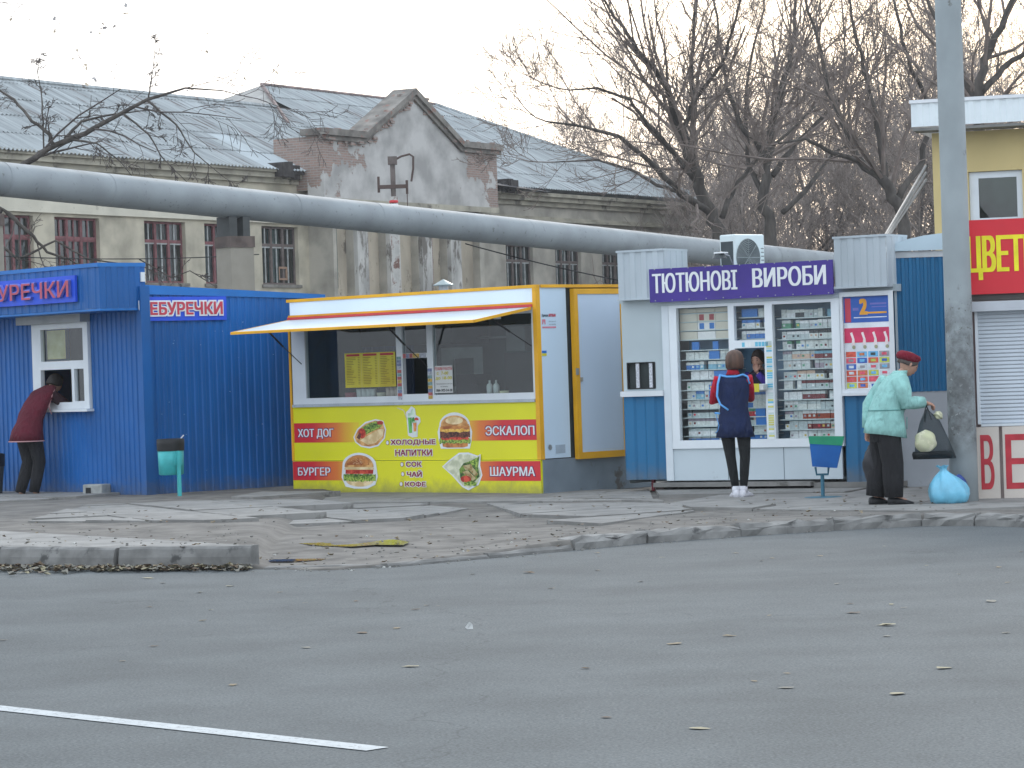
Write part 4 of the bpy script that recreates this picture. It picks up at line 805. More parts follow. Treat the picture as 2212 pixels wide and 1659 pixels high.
for x, lb in ((.93, 'left of the two white sauce bottles in the right window of the snack kiosk'), (.82, 'right of the two white sauce bottles in the right window of the snack kiosk')):
    o = MB().lathe([(0, 0), (.036, 0), (.038, .13), (.03, .15), (.012, .165), (.012, .2), (0, .2)], n=12).build('sauce_bottle', wm_, smooth=True); o.location = Matrix.Translation((.306, 34.403, 0)) @ Matrix.Rotation(R(136.3), 4, 'Z') @ Vector((x, -.14, 1.27)); tag(o, lb, 'bottle')
cup(.69, -.14, .07, .045, .06, mat('tub_pale', (.6, .55, .35), .5), 'round pale tub with orange rim right of the sauce bottles', 'tub', 'plastic_tub')
# right side face with door
MB().box(-.03, -.002, -.50, -.05, .525, 2.545).build('side_panel', panelw, K2)
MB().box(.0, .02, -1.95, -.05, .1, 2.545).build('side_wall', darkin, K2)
MB().box(-.03, .02, -1.95, -.02, .10, .513).build('skirt', greybase, K2)
MB().box(-.035, -.005, -1.62, -1.50, .515, 2.545).build('corner_post', kred, K2); MB().box(-.036, -.012, -1.66, -1.621, .45, 2.56).build('corner_post', ochre, K2)
dr = MB().holes(-1.46, -.57, .50, 2.53, [(-1.40, -.635, .575, 2.465)], 0, -.03)
V = [(-.05 - v[1] - .05, v[0], v[2]) for v in dr.v]                # door leaf lies in the side face, standing a little open
ob = MB(); ob.add(V, dr.f, 0); ob.box(-.10, -.035, -.572, -.568, .50, 2.53, 0).box(-.10, -.035, -1.462, -1.458, .5, 2.53, 0).box(-.1, -.035, -1.46, -.57, .496, .50, 0)
do_ = ob.build('door', ochre, K2)
MB().quad((-.088, -1.40, .575), (-.088, -.635, .575), (-.088, -.635, 2.465), (-.088, -1.40, 2.465)).build('door_panel', mat('door_white', lin(188, 204, 222), .4, .05, .8, stretch=(1, 1, .4)), do_)
MB().box(-.118, -.10, -.60, -.56, 1.50, 1.58).box(-.125, -.10, -.66, -.63, 1.42, 1.47).build('handle', steel, do_)
MB().box(-.036, -.030, -.13, -.055, 1.77, 1.80, 0).box(-.036, -.030, -.13, -.055, 1.738, 1.769, 1).build('flag_sticker', [mat('flag_blue', lin(30, 110, 200), .5), mat('flag_yellow', lin(210, 200, 40), .5)], K2)
MB().box(-.036, -.03, -.40, -.235, .58, .68).build('vent_plate', mat('vent_grey', lin(160, 175, 188), .5), K2); MB().add([(-.036, -.137 + .035 * math.cos(a), .655 + .035 * math.sin(a)) for a in [k * math.pi / 4 for k in range(8)]], [tuple(range(8))]).build('cap', steel, K2)
mb = MB(); F2 = lambda a, d, z: (-.032 - d, a, z)
text(mb, 'Причепи', -.07, -.175, 2.19, 2.235, .002, 0, .03, 1, F2); text(mb, 'АВТОБАН', -.185, -.31, 2.2, 2.235, .002, 0, .04, 0, F2)
text(mb, '(057) 756-15-25', -.19, -.31, 2.135, 2.15, .002, 0, .01, 1, F2); text(mb, '(067) 130-99-96', -.19, -.31, 2.10, 2.115, .002, 0, .01, 1, F2)
mb.add([F2(a, .002, z) for a, z in ((-.07, 2.065), (-.31, 2.065), (-.31, 2.085), (-.07, 2.085))], [(0, 1, 2, 3)], 2); mb.add([F2(a, .002, z) for a, z in ((-.07, 2.11), (-.085, 2.11), (-.10, 2.15), (-.115, 2.11), (-.13, 2.11), (-.13, 2.17), (-.07, 2.17))], [tuple(range(7))], 2)
mb.build('lettering', [lred, mat('letter_grey', lin(70, 90, 100), .5), mat('letter_pink', lin(205, 130, 145), .5)], K2)
vt = MB().tube([(2.12, -.6, 2.56), (2.12, -.6, 2.66)], .06, 10); vo = vt.build('flue', steel, K2); MB().lathe([(.0, 2.745), (.13, 2.675), (.13, 2.665), (0, 2.70)], 2.12, -.6, 12).build('flue_cap', mat('flue_cap', (.3, .36, .36), .4, metal=.3), vo)

# --- tobacco kiosk
T = thing('tobacco_kiosk', 'grey tobacco kiosk with purple banner and shelves of pale cigarette packs behind glass', 'kiosk', (3.679, 32.8, 0), 149.1)
TW = 2.14
MB().box(-.005, TW + .02, -.03, -.004, .235, .61).build('front_panel', mat('kiosk_white', lin(190, 202, 208), .5, .05, 1.2, wear=(lin(150, 155, 155), 2, .66)), T)
for x in (.72, 1.43): MB().box(x - .004, x + .004, -.004, -.001, .24, .6).build('panel_joint', greybase, T)
wf = MB().holes(-.04, TW - .01, .61, 2.27, [(.065, .80, .70, 2.23), (.895, 1.285, 1.835, 2.23), (.91, 1.285, 1.33, 1.745), (.91, 1.285, .70, 1.245), (1.36, 2.03, .70, 2.235)], .02, -.07)
wf.box(-.04, -.035, -.05, .02, .61, 2.27).box(TW - .015, TW - .01, -.05, .02, .61, 2.27).box(-.04, TW, -.05, .02, .605, .61)
wfo = wf.build('window_frame', mat('frame_white', (.72, .77, .80), .35, .03, 3), T)
for a, b_, c, d in ((.065, .80, .70, 2.23), (.895, 1.285, 1.835, 2.23), (.91, 1.285, .70, 1.245), (1.36, 2.03, .70, 2.235)):
    MB().quad((a, -.02, c), (b_, -.02, c), (b_, -.02, d), (a, -.02, d)).build('pane', gt, wfo)
MB().box(.88, 1.3, -.02, .14, 1.262, 1.325).build('hatch_shelf', mat('hatch_shelf', (.6, .62, .6), .5), T)
MB().box(.93, 1.04, .142, .146, 1.24, 1.335).build('price_card', mat('card_yellow', lin(206, 196, 60), .6), T); MB().box(1.06, 1.18, .142, .146, 1.235, 1.33).build('price_card', whitet, T)
mb = MB()
for i in range(44):
    z = .70 + i * .0255; mb.quad((.815, .0225, z), (.885, .0225, z), (.885, .0225, z + .02), (.815, .0225, z + .02), rng.choice([0, 0, 1, 1, 2, 3]) if z > 1.1 else rng.choice([0, 2, 3, 3]))
for i in range(9): x = .82 + i * .042; mb.quad((x, .0225, 1.76), (x + .035, .0225, 1.76), (x + .035, .0225, 1.81), (x, .0225, 1.81), rng.choice([1, 1, 2]))
mb.build('price_stickers', [mat('tag_pale', lin(200, 216, 214), .6), mat('tag_cyan', lin(110, 190, 216), .6), mat('tag_white', lin(226, 232, 232), .6), mat('tag_yellow', lin(206, 206, 120), .6)], T)
# lower posts / corners
MB().box(TW - .008, TW + .085, -.06, .012, .235, 2.30).build('corner_post', mat('post_white', (.62, .68, .72), .4, .04), T)
MB().box(-.045, TW + .1, -.06, .035, 2.272, 2.32).build('head_beam', greyp, T)
bn = MB().box(-.02, 2.31, .10, .125, 2.312, 2.70).build('banner', purple, T)
mb = MB(); text(mb, 'ТЮТЮНОВІ', 2.27, 1.17, 2.41, 2.65, .13, 0, .026); mb.build('lettering', whitet, bn); mb = MB(); text(mb, 'ВИРОБИ', .98, .06, 2.42, 2.655, .13, 0, .03); mb.build('lettering', whitet, bn)
for i in range(11):
    for z in (2.325, 2.688): MB().box(.03 + i * .22, .042 + i * .22, .125, .13, z, z + .012).build('eyelet', steel, bn)
MB().box(-.7, 2.82, -1.5, -.06, 2.32, 2.40).build('roof', greyp, T)
MB().box(-.70, 2.80, -1.5, -.62, .2, .24).quad((-.7, -1.5, .2), (2.8, -1.5, .2), (2.8, -1.5, 2.35), (-.7, -1.5, 2.35)).quad((2.78, -1.5, .2), (2.78, -.1, .2), (2.78, -.1, 2.35), (2.78, -1.5, 2.35)).quad((-.66, -1.5, .2), (-.66, -.1, .2), (-.66, -.1, 2.35), (-.66, -1.5, 2.35)).build('rear_wall', greyp, T)
# left wing
MB().holes(TW + .086, 2.78, 1.29, 2.36, [(2.35, 2.725, 1.31, 1.625)], -.03, -.05).build('wing_panel', greyp, T)
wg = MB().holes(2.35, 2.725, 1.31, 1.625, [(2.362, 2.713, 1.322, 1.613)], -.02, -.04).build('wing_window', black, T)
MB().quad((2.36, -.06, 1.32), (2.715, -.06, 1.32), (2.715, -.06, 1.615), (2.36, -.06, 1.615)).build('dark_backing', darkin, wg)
for x in (2.385, 2.56): MB().box(x, x + .042, -.03, -.015, 1.325, 1.61).build('price_strip', mat('price_strip', (.5, .52, .56), .5, .3, 60), wg)
MB().box(TW + .086, 2.79, -.05, .04, 1.225, 1.288).build('wing_ledge', whitep, T)
MB().corr(TW + .086, 2.78, .25, 1.224, -.02, .3, .02).build('wing_sheet', tealb, T)
mb = MB().box(TW + .2, TW + .24, -.5, -.46, .06, .26).box(TW + .45, TW + .49, -.4, -.36, .06, .26); mb.build('leg', mat('red_leg', lin(150, 60, 70), .6), T)
# right wing with posters
MB().corr(-.66, -.046, .2, 1.165, -.02, .3, .02).build('wing_sheet', tealb, T)
pf = MB().holes(-.70, -.046, 1.18, 2.33, [(-.64, -.08, 1.24, 2.28)], .03, -.06); pfo = pf.build('poster_frame', whitep, T)
MB().box(-.71, -.046, -.02, .06, 1.168, 1.20).build('poster_sill', whitep, pfo)
def qd(mb, a, b_, c, d, y, mi=0): mb.quad((a, y, c), (b_, y, c), (b_, y, d), (a, y, d), mi)
mb = MB(); qd(mb, -.64, -.08, 1.24, 2.28, -.012, 0); qd(mb, -.64, -.08, 1.985, 2.275, -.010, 1); qd(mb, -.165, -.095, 1.99, 2.26, -.009, 2); qd(mb, -.60, -.2, 2.035, 2.045, -.009, 0)
text(mb, '2', -.27, -.37, 2.07, 2.25, -.008, 0, .05, 3); qd(mb, -.60, -.36, 2.08, 2.10, -.0085, 3); qd(mb, -.6, -.42, 2.15, 2.16, -.0085, 6); qd(mb, -.6, -.4, 2.18, 2.2, -.0085, 6); qd(mb, -.26, -.19, 2.12, 2.15, -.0085, 6)
mb.build('poster', [mat('poster_white', lin(222, 226, 232), .5), mat('poster_blue', lin(50, 94, 176), .5, .1, 4), lred, mat('poster_orange', lin(226, 160, 50), .5), black, black, mat('poster_violet', lin(110, 110, 180), .5)], pfo)
mb = MB(); qd(mb, -.64, -.08, 1.76, 1.925, -.008, 0)
for i in range(4):
    x = -.16 - i * .135; mb.add([(x, -.0072, 1.73), (x - .045, -.0072, 1.73), (x - .04, -.0072, 1.80), (x - .015, -.0072, 1.88), (x + .012, -.0072, 1.87), (x - .012, -.0072, 1.8)], [tuple(range(6))], 1)
    mb.add([(x - .03 + .022 * math.cos(k), -.0068, 1.71 + .022 * math.sin(k)) for k in [j * .785 for j in range(8)]], [tuple(range(8))], 2)
mb.build('poster', [mat('poster_crimson', lin(206, 56, 96), .5, .15, 8), mat('poster_pale', lin(236, 220, 220), .5), mat('poster_olive', lin(160, 160, 130), .5)], pfo)
mb = MB(); pal = [lin(110, 180, 220), lin(220, 90, 110), lin(70, 80, 80), lin(190, 200, 90), lin(60, 100, 180), lin(200, 120, 80), lin(150, 150, 155), lin(210, 90, 70), lin(200, 210, 215)]
for i in range(4):
    for j in range(6):
        x, z = -.09 - i * .135, 1.25 + j * .07; k = rng.randrange(9); qd(mb, x, x - .12, z, z + .06, -.008, k); qd(mb, x - .03, x - .09, z + .015, z + .045, -.0075, rng.randrange(9))
mb.build('poster', [mat('advert_%s' % 'abcdefghi'[i], c, .5, .2, 30) for i, c in enumerate(pal)], pfo)
# shutter housings on the roof line
def tinbox(x0, x1, y0, y1, z0, z1, nm='roof_housing'):
    b_ = MB().corr(x0, x1, z0, z1, y1, .14, .012).corr(y0, y1, z0, z1, x0 - .003, .14, .01, 0, 'y').box(x0 - .008, x1 + .01, y0, y1 + .02, z1, z1 + .025).box(x0 - .008, x1 + .01, y0, y1 + .02, z0 - .02, z0).quad((x1, y0, z0), (x1, y1, z0), (x1, y1, z1), (x1, y0, z1))
    return b_.build(nm, galv, T)
tinbox(2.13, 2.74, -.5, .09, 2.37, 2.91); tinbox(-.66, -.03, -.5, .09, 2.39, 2.93)
# shelves and stock
MB().quad((.0, -.42, .62), (2.1, -.42, .62), (2.1, -.42, 2.3), (.0, -.42, 2.3)).build('shelf_back', mat('shelf_back_blue', lin(110, 150, 180), .6, .1, 3), T)
shv = MB()
shR = [2.072, 1.95, 1.83, 1.715, 1.601, 1.491, 1.371, 1.262, 1.142, 1.027, .917, .802, .70]; shL = [2.17, 2.075, 1.974, 1.867, 1.745, 1.634, 1.516, 1.404, 1.281, 1.175, 1.063, .962, .86, .748, .675]
clear = mat('shelf_edge', lin(190, 205, 205), .4)
for z in shR: MB().box(.06, .80, -.40, -.10, z - .012, z).build('shelf', clear, T)
for z in shL: MB().box(1.36, 2.06, -.40, -.10, z - .010, z).build('shelf', clear, T)
shM = [2.1, 1.975, 1.85]; shM2 = [1.15, 1.06, .96, .86, .76, .69]
for z in shM: MB().box(.9, 1.28, -.40, -.10, z - .01, z).build('shelf', clear, T)
for z in shM2: MB().box(.9, 1.28, -.40, -.10, z - .01, z).build('shelf', clear, T)
packc = [lin(206, 212, 208), lin(190, 198, 196), lin(216, 220, 220), lin(178, 190, 190), lin(120, 170, 190), lin(60, 120, 190), lin(110, 40, 44), lin(150, 70, 50), lin(60, 66, 70), lin(200, 60, 70), lin(206, 180, 90), lin(90, 150, 120), lin(196, 170, 150), lin(150, 140, 150)]
packm = [mat('pack_' + 'abcdefghijklmn'[i], c, .5, .12, 40) for i, c in enumerate(packc)]
tm_ = Matrix.Translation((3.679, 32.8, 0)) @ Matrix.Rotation(R(149.1), 4, 'Z')
def stock(name, label, x0, x1, rows, weights, cats=()):
    mb = MB(); q = random.Random(name + label)
    for z, zt in rows:
        x = x0
        while x < x1 - .05:
            run = q.choice([2, 3, 4, 5, 6, 8]); c = q.choices(range(14), weights(z))[0]; c2 = q.choices(range(14), weights(z))[0]; hgt_ = min(q.choice([.094, .09, .096, .085]), (zt - z) * .9)
            for i in range(run):
                if x > x1 - .05: break
                if q.random() < .04: x += .055; continue
                d = q.uniform(-.008, .008); b_ = (x, x + .054, -.20 + d, -.13 + d)
                mb.box(b_[0], b_[1], b_[2], b_[3], z + .001, z + hgt_ * .62, c); mb.box(b_[0], b_[1], b_[2], b_[3], z + hgt_ * .62 + .001, z + hgt_, c2)
                if q.random() < .5: mb.box(b_[0] + .014, b_[1] - .014, b_[3], b_[3] + .001, z + hgt_ * .25, z + hgt_ * .5, q.choices(range(14), [1] * 14)[0])
                x += .057
    o = mb.build(name, packm); o.matrix_world = tm_; tag(o, label, 'cigarettes', None, 'stuff'); return o
wR = lambda z: [8, 7, 9, 6, 1.5, .3, .3, .2, 1.5, .3, .2, .6, 1, 1] if z > 1.45 else [6, 5, 7, 5, .6, .6, 1.8, 1.6, 1, .8, .7, .3, 2, 1.6]  # white packs weighted up so the shelves look lit without a lamp
wL = lambda z: [7, 7, 8, 6, .8, 1.6, .1, .1, .8, .3, .2, .5, .6, .5]
zr_ = shR + []; stock('cigarette_packs', 'rows of cigarette packs on the shelves of the right hand tobacco window', .07, .79, [(z, (zr_[i - 1] if i else 2.2)) for i, z in enumerate(zr_)], wR)
stock('cigarette_packs', 'rows of cigarette packs on the lower shelves of the left hand tobacco window', 1.37, 2.04, [(z, shL[i - 1]) for i, z in enumerate(shL) if i > 4], wL)
stock('cigarette_packs', 'few cigarette packs above the hatch of the tobacco kiosk', .92, 1.27, [(z, z + .11) for z in shM], wL); stock('cigarette_packs', 'cigarette packs on the short shelves below the hatch', .92, 1.27, [(z, z + .1) for z in shM2], wL)
cream = mat('carton_cream', lin(206, 202, 186), .6, .06, 6); cb_ = [mat('carton_red', lin(160, 70, 74), .6), mat('carton_white', lin(226, 228, 226), .6), mat('carton_blue', lin(50, 118, 190), .6, .08)]
for r_i, z in enumerate((2.175, 2.075, 1.974, 1.867)):
    for c_i, (a, b_) in enumerate(((1.37, 1.585), (1.59, 1.82), (1.825, 2.05))):
        hh = .05 if r_i == 0 else .088
        o = MB().box(-(b_ - a) / 2, (b_ - a) / 2, -.08, .0, 0, hh).build('cigarette_carton', cb_[1] if c_i == 1 and r_i > 1 else cream); o.matrix_world = tm_ @ Matrix.Translation(((a + b_) / 2, -.11, z + .001))
        tag(o, ('top', 'second', 'third', 'fourth')[r_i] + ' row cream carton, ' + ('right', 'middle', 'left')[c_i] + ' one, in the upper left tobacco window', 'carton', 'cream cartons in the upper left window')
        if c_i == 1 and r_i in (1, 2):
            for xx in (-.10, .03): MB().box(xx, xx + .06, .0, .002, .01, hh - .01).build('coloured_label', cb_[0] if r_i == 1 else cb_[2], o)
for i, (x, z, w_) in enumerate(((1.86, 1.745, .09), (1.60, 1.745, .07), (1.62, 1.634, .13), (1.50, 1.404, .26), (1.56, 1.281, .22), (1.66, 1.175, .09), (1.05, .96, .12), (1.04, .86, .14), (1.15, 2.1, .2))):
    o = MB().box(-w_ / 2, w_ / 2, -.03, .0, 0, .092).build('blue_box', cb_[2]); o.matrix_world = tm_ @ Matrix.Translation((x, -.115, z + .001)); tag(o, 'plain blue box among the cigarette packs in the tobacco kiosk window', 'box', 'plain blue boxes between the packs')
# air conditioner on the roof
AC = thing('air_conditioner', 'white outdoor air conditioning unit with round grille on the tobacco kiosk roof', 'air conditioner', tm_ @ Vector((1.22, -.32, 0)), 222)
acm = mat('ac_white', lin(208, 220, 220), .45, .04, 3)
bx = MB().box(-.25, .25, -.24, .0, 2.42, 3.06).build('casing', acm, AC, bevel=.015)
MB().box(.252, .256, -.215, -.025, 2.45, 2.98).build('side_cover', mat('ac_dark', (.05, .065, .07), .6), AC)
gm = MB()
for r_ in [.03 + .018 * k for k in range(10)]:
    gm.tube([(.03 + r_ * math.cos(a), .010, 2.79 + r_ * 1.12 * math.sin(a)) for a in [k * math.pi / 12 for k in range(25)]], .0035, 4, cap=False)
for k in range(8): a = k * math.pi / 4; gm.tube([(.03, .012, 2.79), (.03 + .195 * math.cos(a), .012, 2.79 + .22 * math.sin(a))], .004, 4)
MB().lathe([(.0, 0), (.197, 0)], n=28, sy=1.12).build('fan_recess', mat('ac_fan_dark', (.08, .10, .105), .6), AC).matrix_local = Matrix.Translation((.03, .003, 2.79)) @ Matrix.Rotation(R(90), 4, 'X')
gm.build('fan_grille', mat('ac_grille', (.3, .34, .34), .5), AC)
for i in range(7): MB().box(-.232, -.19, .0, .004, 2.62 + i * .045, 2.632 + i * .045).build('slot', mat('ac_slot', (.2, .22, .22), .6), AC)
lp = thing('spotlight', 'small dark spotlight on a thin arm above the purple banner', 'lamp', tm_ @ Vector((1.22, .16, 0)), 149.1)
MB().tube([(0, -.06, 2.68), (0, .05, 2.80), (.02, .20, 2.83)], .008, 6).build('arm', steel, lp); MB().lathe([(.02, .05), (.05, .035), (.085, -.03), (.0, -.03)], n=12).build('lamp_head', mat('lamp_dark', (.05, .06, .065), .4), lp, loc=(.03, .24, 2.80)); MB().box(-.06, .07, .2, .3, 2.825, 2.84).build('reflector', mat('reflector', (.8, .82, .84), .2), lp)
# platform the kiosk stands on
pl = thing('step_platform', 'low grey concrete platform with dark gap under the tobacco kiosk', 'platform', tm_ @ Vector((0, 0, 0)), 149.1)
MB().box(.35, 2.36, -.9, .10, .165, .215).build('platform_slab', concrete, pl); MB().box(-.7, .34, -.9, .04, .14, .20).build('platform_slab', concrete, pl)
for a_ in ((2.25, 2.36, -.3, .05, .07, .164), (1.30, 1.42, -.3, .05, .07, .164), (-.55, -.42, -.2, .02, .07, .139), (-.1, .34, -.5, -.1, .07, .139)): MB().box(*a_).build('support_block', mat('dark_block', (.07, .055, .05), .9, .3), pl)

# --- blue steel box with arched roof right of the tobacco kiosk
Bk = thing('blue_container', 'dark blue ribbed booth with grey lower wall and arched pale roof behind the pole', 'booth', (3.93, 32.62, 0), 0)
for i in range(3): MB().corr(.34 + i * .5, .84 + i * .5, 1.19, 2.69, 0, .09, -.014).build('wall_sheet', tealb, Bk)
MB().box(.34, 1.84, .0, .06, .05, 1.188).build('lower_wall', mat('grey_rendered', lin(164, 170, 176), .8, .1, 2, wear=(lin(130, 130, 130), 3, .62)), Bk); MB().box(.33, 1.84, -.02, .06, 2.69, 2.76).build('roof_trim', mat('trim_pale', lin(180, 186, 190), .6), Bk)
MB().quad((.34, 0, .05), (.34, 2.4, .05), (.34, 2.4, 2.7), (.34, 0, 2.7)).quad((1.84, 0, .05), (1.84, 2.4, .05), (1.84, 2.4, 2.7), (1.84, 0, 2.7)).build('side_wall', tealb, Bk)
mb = MB(); n = 12
for i in range(n + 1): a = math.pi * i / n; mb.v += [(1.09 - .76 * math.cos(a), -.05, 2.765 + .19 * math.sin(a)), (1.09 - .76 * math.cos(a), 2.4, 2.765 + .19 * math.sin(a))]
mb.f = [(2 * i, 2 * i + 2, 2 * i + 3, 2 * i + 1) for i in range(n)] + [tuple(2 * i for i in range(n + 1))]; mb.m = [0] * len(mb.f); mb.build('arched_roof', mat('arched_zinc', lin(176, 196, 206), .35, .06, 2, metal=.2), Bk)
rl = thing('roof_ladder', 'slanting grey metal tubes leaning from the booth roof to the yellow building', 'ladder', (0, 0, 0))
for k in range(3): MB().tube([(4.40 + k * .05, 34.6 + k * .3, 2.86 + k * .05), (6.10, 42.3, 4.15 + k * .10)], .02, 6).build('tube', mat('tube_grey', (.17, .17, .165), .6, metal=.3), rl)

# --- flower kiosk
Fk = thing('flower_kiosk', 'flower kiosk with red and yellow sign, closed roller shutter and cream lower boards', 'kiosk', (6.85, 29.25, 0), 168)
# local x: 0 is out of the frame to the right, 2.4 is beside the pole
XL = 2.36
MB().box(-.5, XL, -2.2, -.03, .1, 2.9).build('body', mat('kiosk_pinkish', lin(176, 160, 156), .7, .1), Fk)
sgn = MB().box(.2, 2.27, .03, .07, 2.19, 2.945).build('sign_board', mat('sign_red', lin(216, 46, 58), .5, .06, 2), Fk)
mb = MB(); text(mb, 'ЦВЕТЫ', 2.225, 1.47, 2.325, 2.79, .075, 0, .022); mb.build('lettering', mat('sign_yellow', lin(240, 226, 40), .5), sgn)
MB().box(.2, 2.19, -.02, .03, 2.13, 2.185).build('sign_underside', mat('dark_soffit', (.08, .075, .07), .8), Fk)
MB().box(.3, 2.20, -.03, .14, 2.015, 2.115).build('shutter_box', mat('shutter_box', lin(190, 194, 200), .45, .06), Fk)
MB().box(2.135, 2.165, -.02, .05, .87, 2.014).box(.3, .33, -.02, .05, .87, 2.014).build('shutter_guide', whitep, Fk)
shm = mat('shutter_slat', lin(196, 204, 212), .5, .04, 2)
for i in range(29): MB().add([(.331, .0, .87 + i * .0395), (2.134, .0, .87 + i * .0395), (2.134, .009, .882 + i * .0395), (.331, .009, .882 + i * .0395), (.331, .006, .9085 + i * .0395), (2.134, .006, .9085 + i * .0395)], [(0, 1, 2, 3), (3, 2, 5, 4)]).build('shutter_slat', shm, Fk)
MB().box(.33, 2.135, -.01, .03, .845, .869).build('shutter_bar', whitep, Fk)
MB().box(2.20, 2.23, -.02, .04, .1, 2.12).box(2.25, 2.36, -.03, -.005, .1, 1.7).build('pink_post', mat('pink_post', lin(170, 110, 110), .7), Fk)
brd = mat('cream_board', lin(206, 196, 186), .7, .07, 2, wear=(lin(170, 150, 140), 3, .66))
for a, b_, ch, l0, l1 in ((1.96, 2.268, 'В', 2.15, 2.015), (1.53, 1.925, 'Е', 1.90, 1.66), (1.1, 1.50, 'Т', 1.45, 1.2), (.6, 1.07, 'Ы', 1.0, .7)):
    o = MB().box(a, b_, .0, .03, .05, .84).build('lower_board', brd, Fk); mb = MB(); text(mb, ch, l0, l1, .20, .765, .033, 0, .01); mb.build('painted_letter', mat('painted_red', lin(186, 56, 66), .7, .12, 9), o)
o = MB().box(2.271, 2.36, .0, .03, .05, .82).build('lower_board', brd, Fk); MB().quad((2.30, .032, .3), (2.28, .032, .3), (2.28, .032, .76), (2.30, .032, .76)).quad((2.30, .032, .3), (2.27, .032, .3), (2.235, .032, .17), (2.265, .032, .17)).build('painted_letter', mat('painted_red', lin(186, 56, 66), .7), o)

# --- two storey yellow building
Y = thing('yellow_building', 'pale yellow two storey building with white ribbed parapet behind the flower sign', 'building', (6.42, 44, 0), -16)
MB().holes(.03, 8, 0, 4.95, [(.56, 1.36, 3.6, 4.34), (2.6, 3.4, 3.6, 4.34)], 0, .15).quad((.03, 0, 0), (.03, 6, 0), (.03, 6, 4.95), (.03, 0, 4.95)).build('wall', mat('yellow_render', lin(206, 186, 132), .8, .07, 1, wear=(lin(186, 166, 120), 2, .64)), Y)
for x in (0, 2.04):
    w_ = MB().holes(.565 + x, 1.355 + x, 3.602, 4.335, [(.70 + x, 1.27 + x, 3.64, 4.24)], .06, .04).build('window', whitep, Y); MB().quad((.70 + x, .09, 3.64), (1.27 + x, .09, 3.64), (1.27 + x, .09, 4.24), (.7 + x, .09, 4.24)).build('pane', glass('dark_glass', (.35, .4, .38), .08), w_); MB().box(.5 + x, 1.42 + x, -.08, .05, 3.57, 3.60).build('sill', steel, w_)
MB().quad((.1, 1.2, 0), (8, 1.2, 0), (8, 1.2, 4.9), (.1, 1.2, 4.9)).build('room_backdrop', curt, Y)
for i in range(9): MB().corr(-.2 + i * .95, .75 + i * .95, 5.02, 5.37, -.5, .19, -.012).build('parapet_sheet', mat('parapet_white', lin(222, 230, 232), .5, .03), Y)
MB().box(-.22, 8.4, -.53, -.3, 5.37, 5.42).build('parapet_cap', whitet, Y); MB().box(-.18, 8.3, -.48, 0, 4.96, 5.0).quad((-.2, -.49, 5), (-.2, 5, 5), (-.2, 5, 5.37), (-.2, -.49, 5.37)).build('soffit', mat('soffit', (.2, .2, .19), .8), Y)

# --- concrete pole
po = thing('concrete_pole', 'thick weathered concrete street pole standing beside the flower kiosk', 'pole', (4.513, 29.35, 0), 0)
polm = mat('pole_concrete', (.30, .335, .345), .9, .16, 1.6, .35, stretch=(1, 1, .7), wear=((.115, .105, .085), 3.4, .635), detail=12)
def stain_pole():
    n = polm.node_tree.nodes; l = polm.node_tree.links; b = n['Principled BSDF']; tc = [x for x in n if x.type == 'TEX_COORD'][0]; s_ = n.new('ShaderNodeSeparateXYZ'); l.new(tc.outputs['Object'], s_.inputs[0])
    no = n.new('ShaderNodeTexNoise'); no.inputs['Scale'].default_value = 4; no.inputs['Detail'].default_value = 10; no.inputs['Roughness'].default_value = .7; l.new(tc.outputs['Object'], no.inputs['Vector'])
    cr = n.new('ShaderNodeValToRGB'); e = cr.color_ramp.elements; e[0].position = .20; e[0].color = (0, 0, 0, 1); e[1].position = .28; e[1].color = (.85, .85, .85, 1); x = e.new(.72); x.color = (.8, .8, .8, 1); x = e.new(.86); x.color = (0, 0, 0, 1)
    mr = n.new('ShaderNodeMapRange'); mr.inputs[1].default_value = 0; mr.inputs[2].default_value = 2.6; l.new(s_.outputs[2], mr.inputs[0]); l.new(mr.outputs[0], cr.inputs[0])
    r2 = n.new('ShaderNodeMapRange'); r2.inputs[1].default_value = .36; r2.inputs[2].default_value = .6; l.new(no.outputs['Fac'], r2.inputs[0])
    mu = n.new('ShaderNodeMath'); mu.operation = 'MULTIPLY'; l.new(cr.outputs[0], mu.inputs[0]); l.new(r2.outputs[0], mu.inputs[1])
    mx_ = n.new('ShaderNodeMixRGB'); l.new(mu.outputs[0], mx_.inputs[0]); l.new(b.inputs['Base Color'].links[0].from_socket, mx_.inputs[1]); mx_.inputs[2].default_value = (.10, .10, .10, 1); l.new(mx_.outputs[0], b.inputs['Base Color'])
stain_pole()                                            # grime and torn poster paste between knee and head height
MB().tube([(0, 0, -.1), (0, 0, .8), (0, 0, 2.3), (-.004, 0, 5), (-.006, 0, 8.5)], [.143, .141, .137, .132, .12], 28).build('shaft', polm, po, smooth=True)
pm = MB(); pr = random.Random(5)
for k in range(170):
    z = .75 + 1.4 * pr.random(); a = R(-90 + pr.uniform(-95, 95)); r_ = .1405 - .0025 * z; s_ = pr.uniform(.008, .028); c_ = Vector((r_ * math.cos(a), r_ * math.sin(a), z)); tv = Vector((-math.sin(a), math.cos(a), 0)); rr_ = Vector((math.cos(a), math.sin(a), 0)) * .004
    pm.add([c_ + rr_ * pr.random() + tv * s_ * pr.uniform(-1, 1) + Vector((0, 0, s_ * pr.uniform(-.8, .8))) for _ in range(5)], [(0, 1, 2, 3, 4)], pr.choice([0, 0, 1, 2]))
po2 = pm.build('torn_paper', [mat('torn_dark', (.13, .13, .125), .95, .2), mat('torn_mid', (.2, .21, .21), .95, .2), mat('torn_pale', (.30, .31, .31), .95, .15)], po); po2['kind'] = 'stuff'
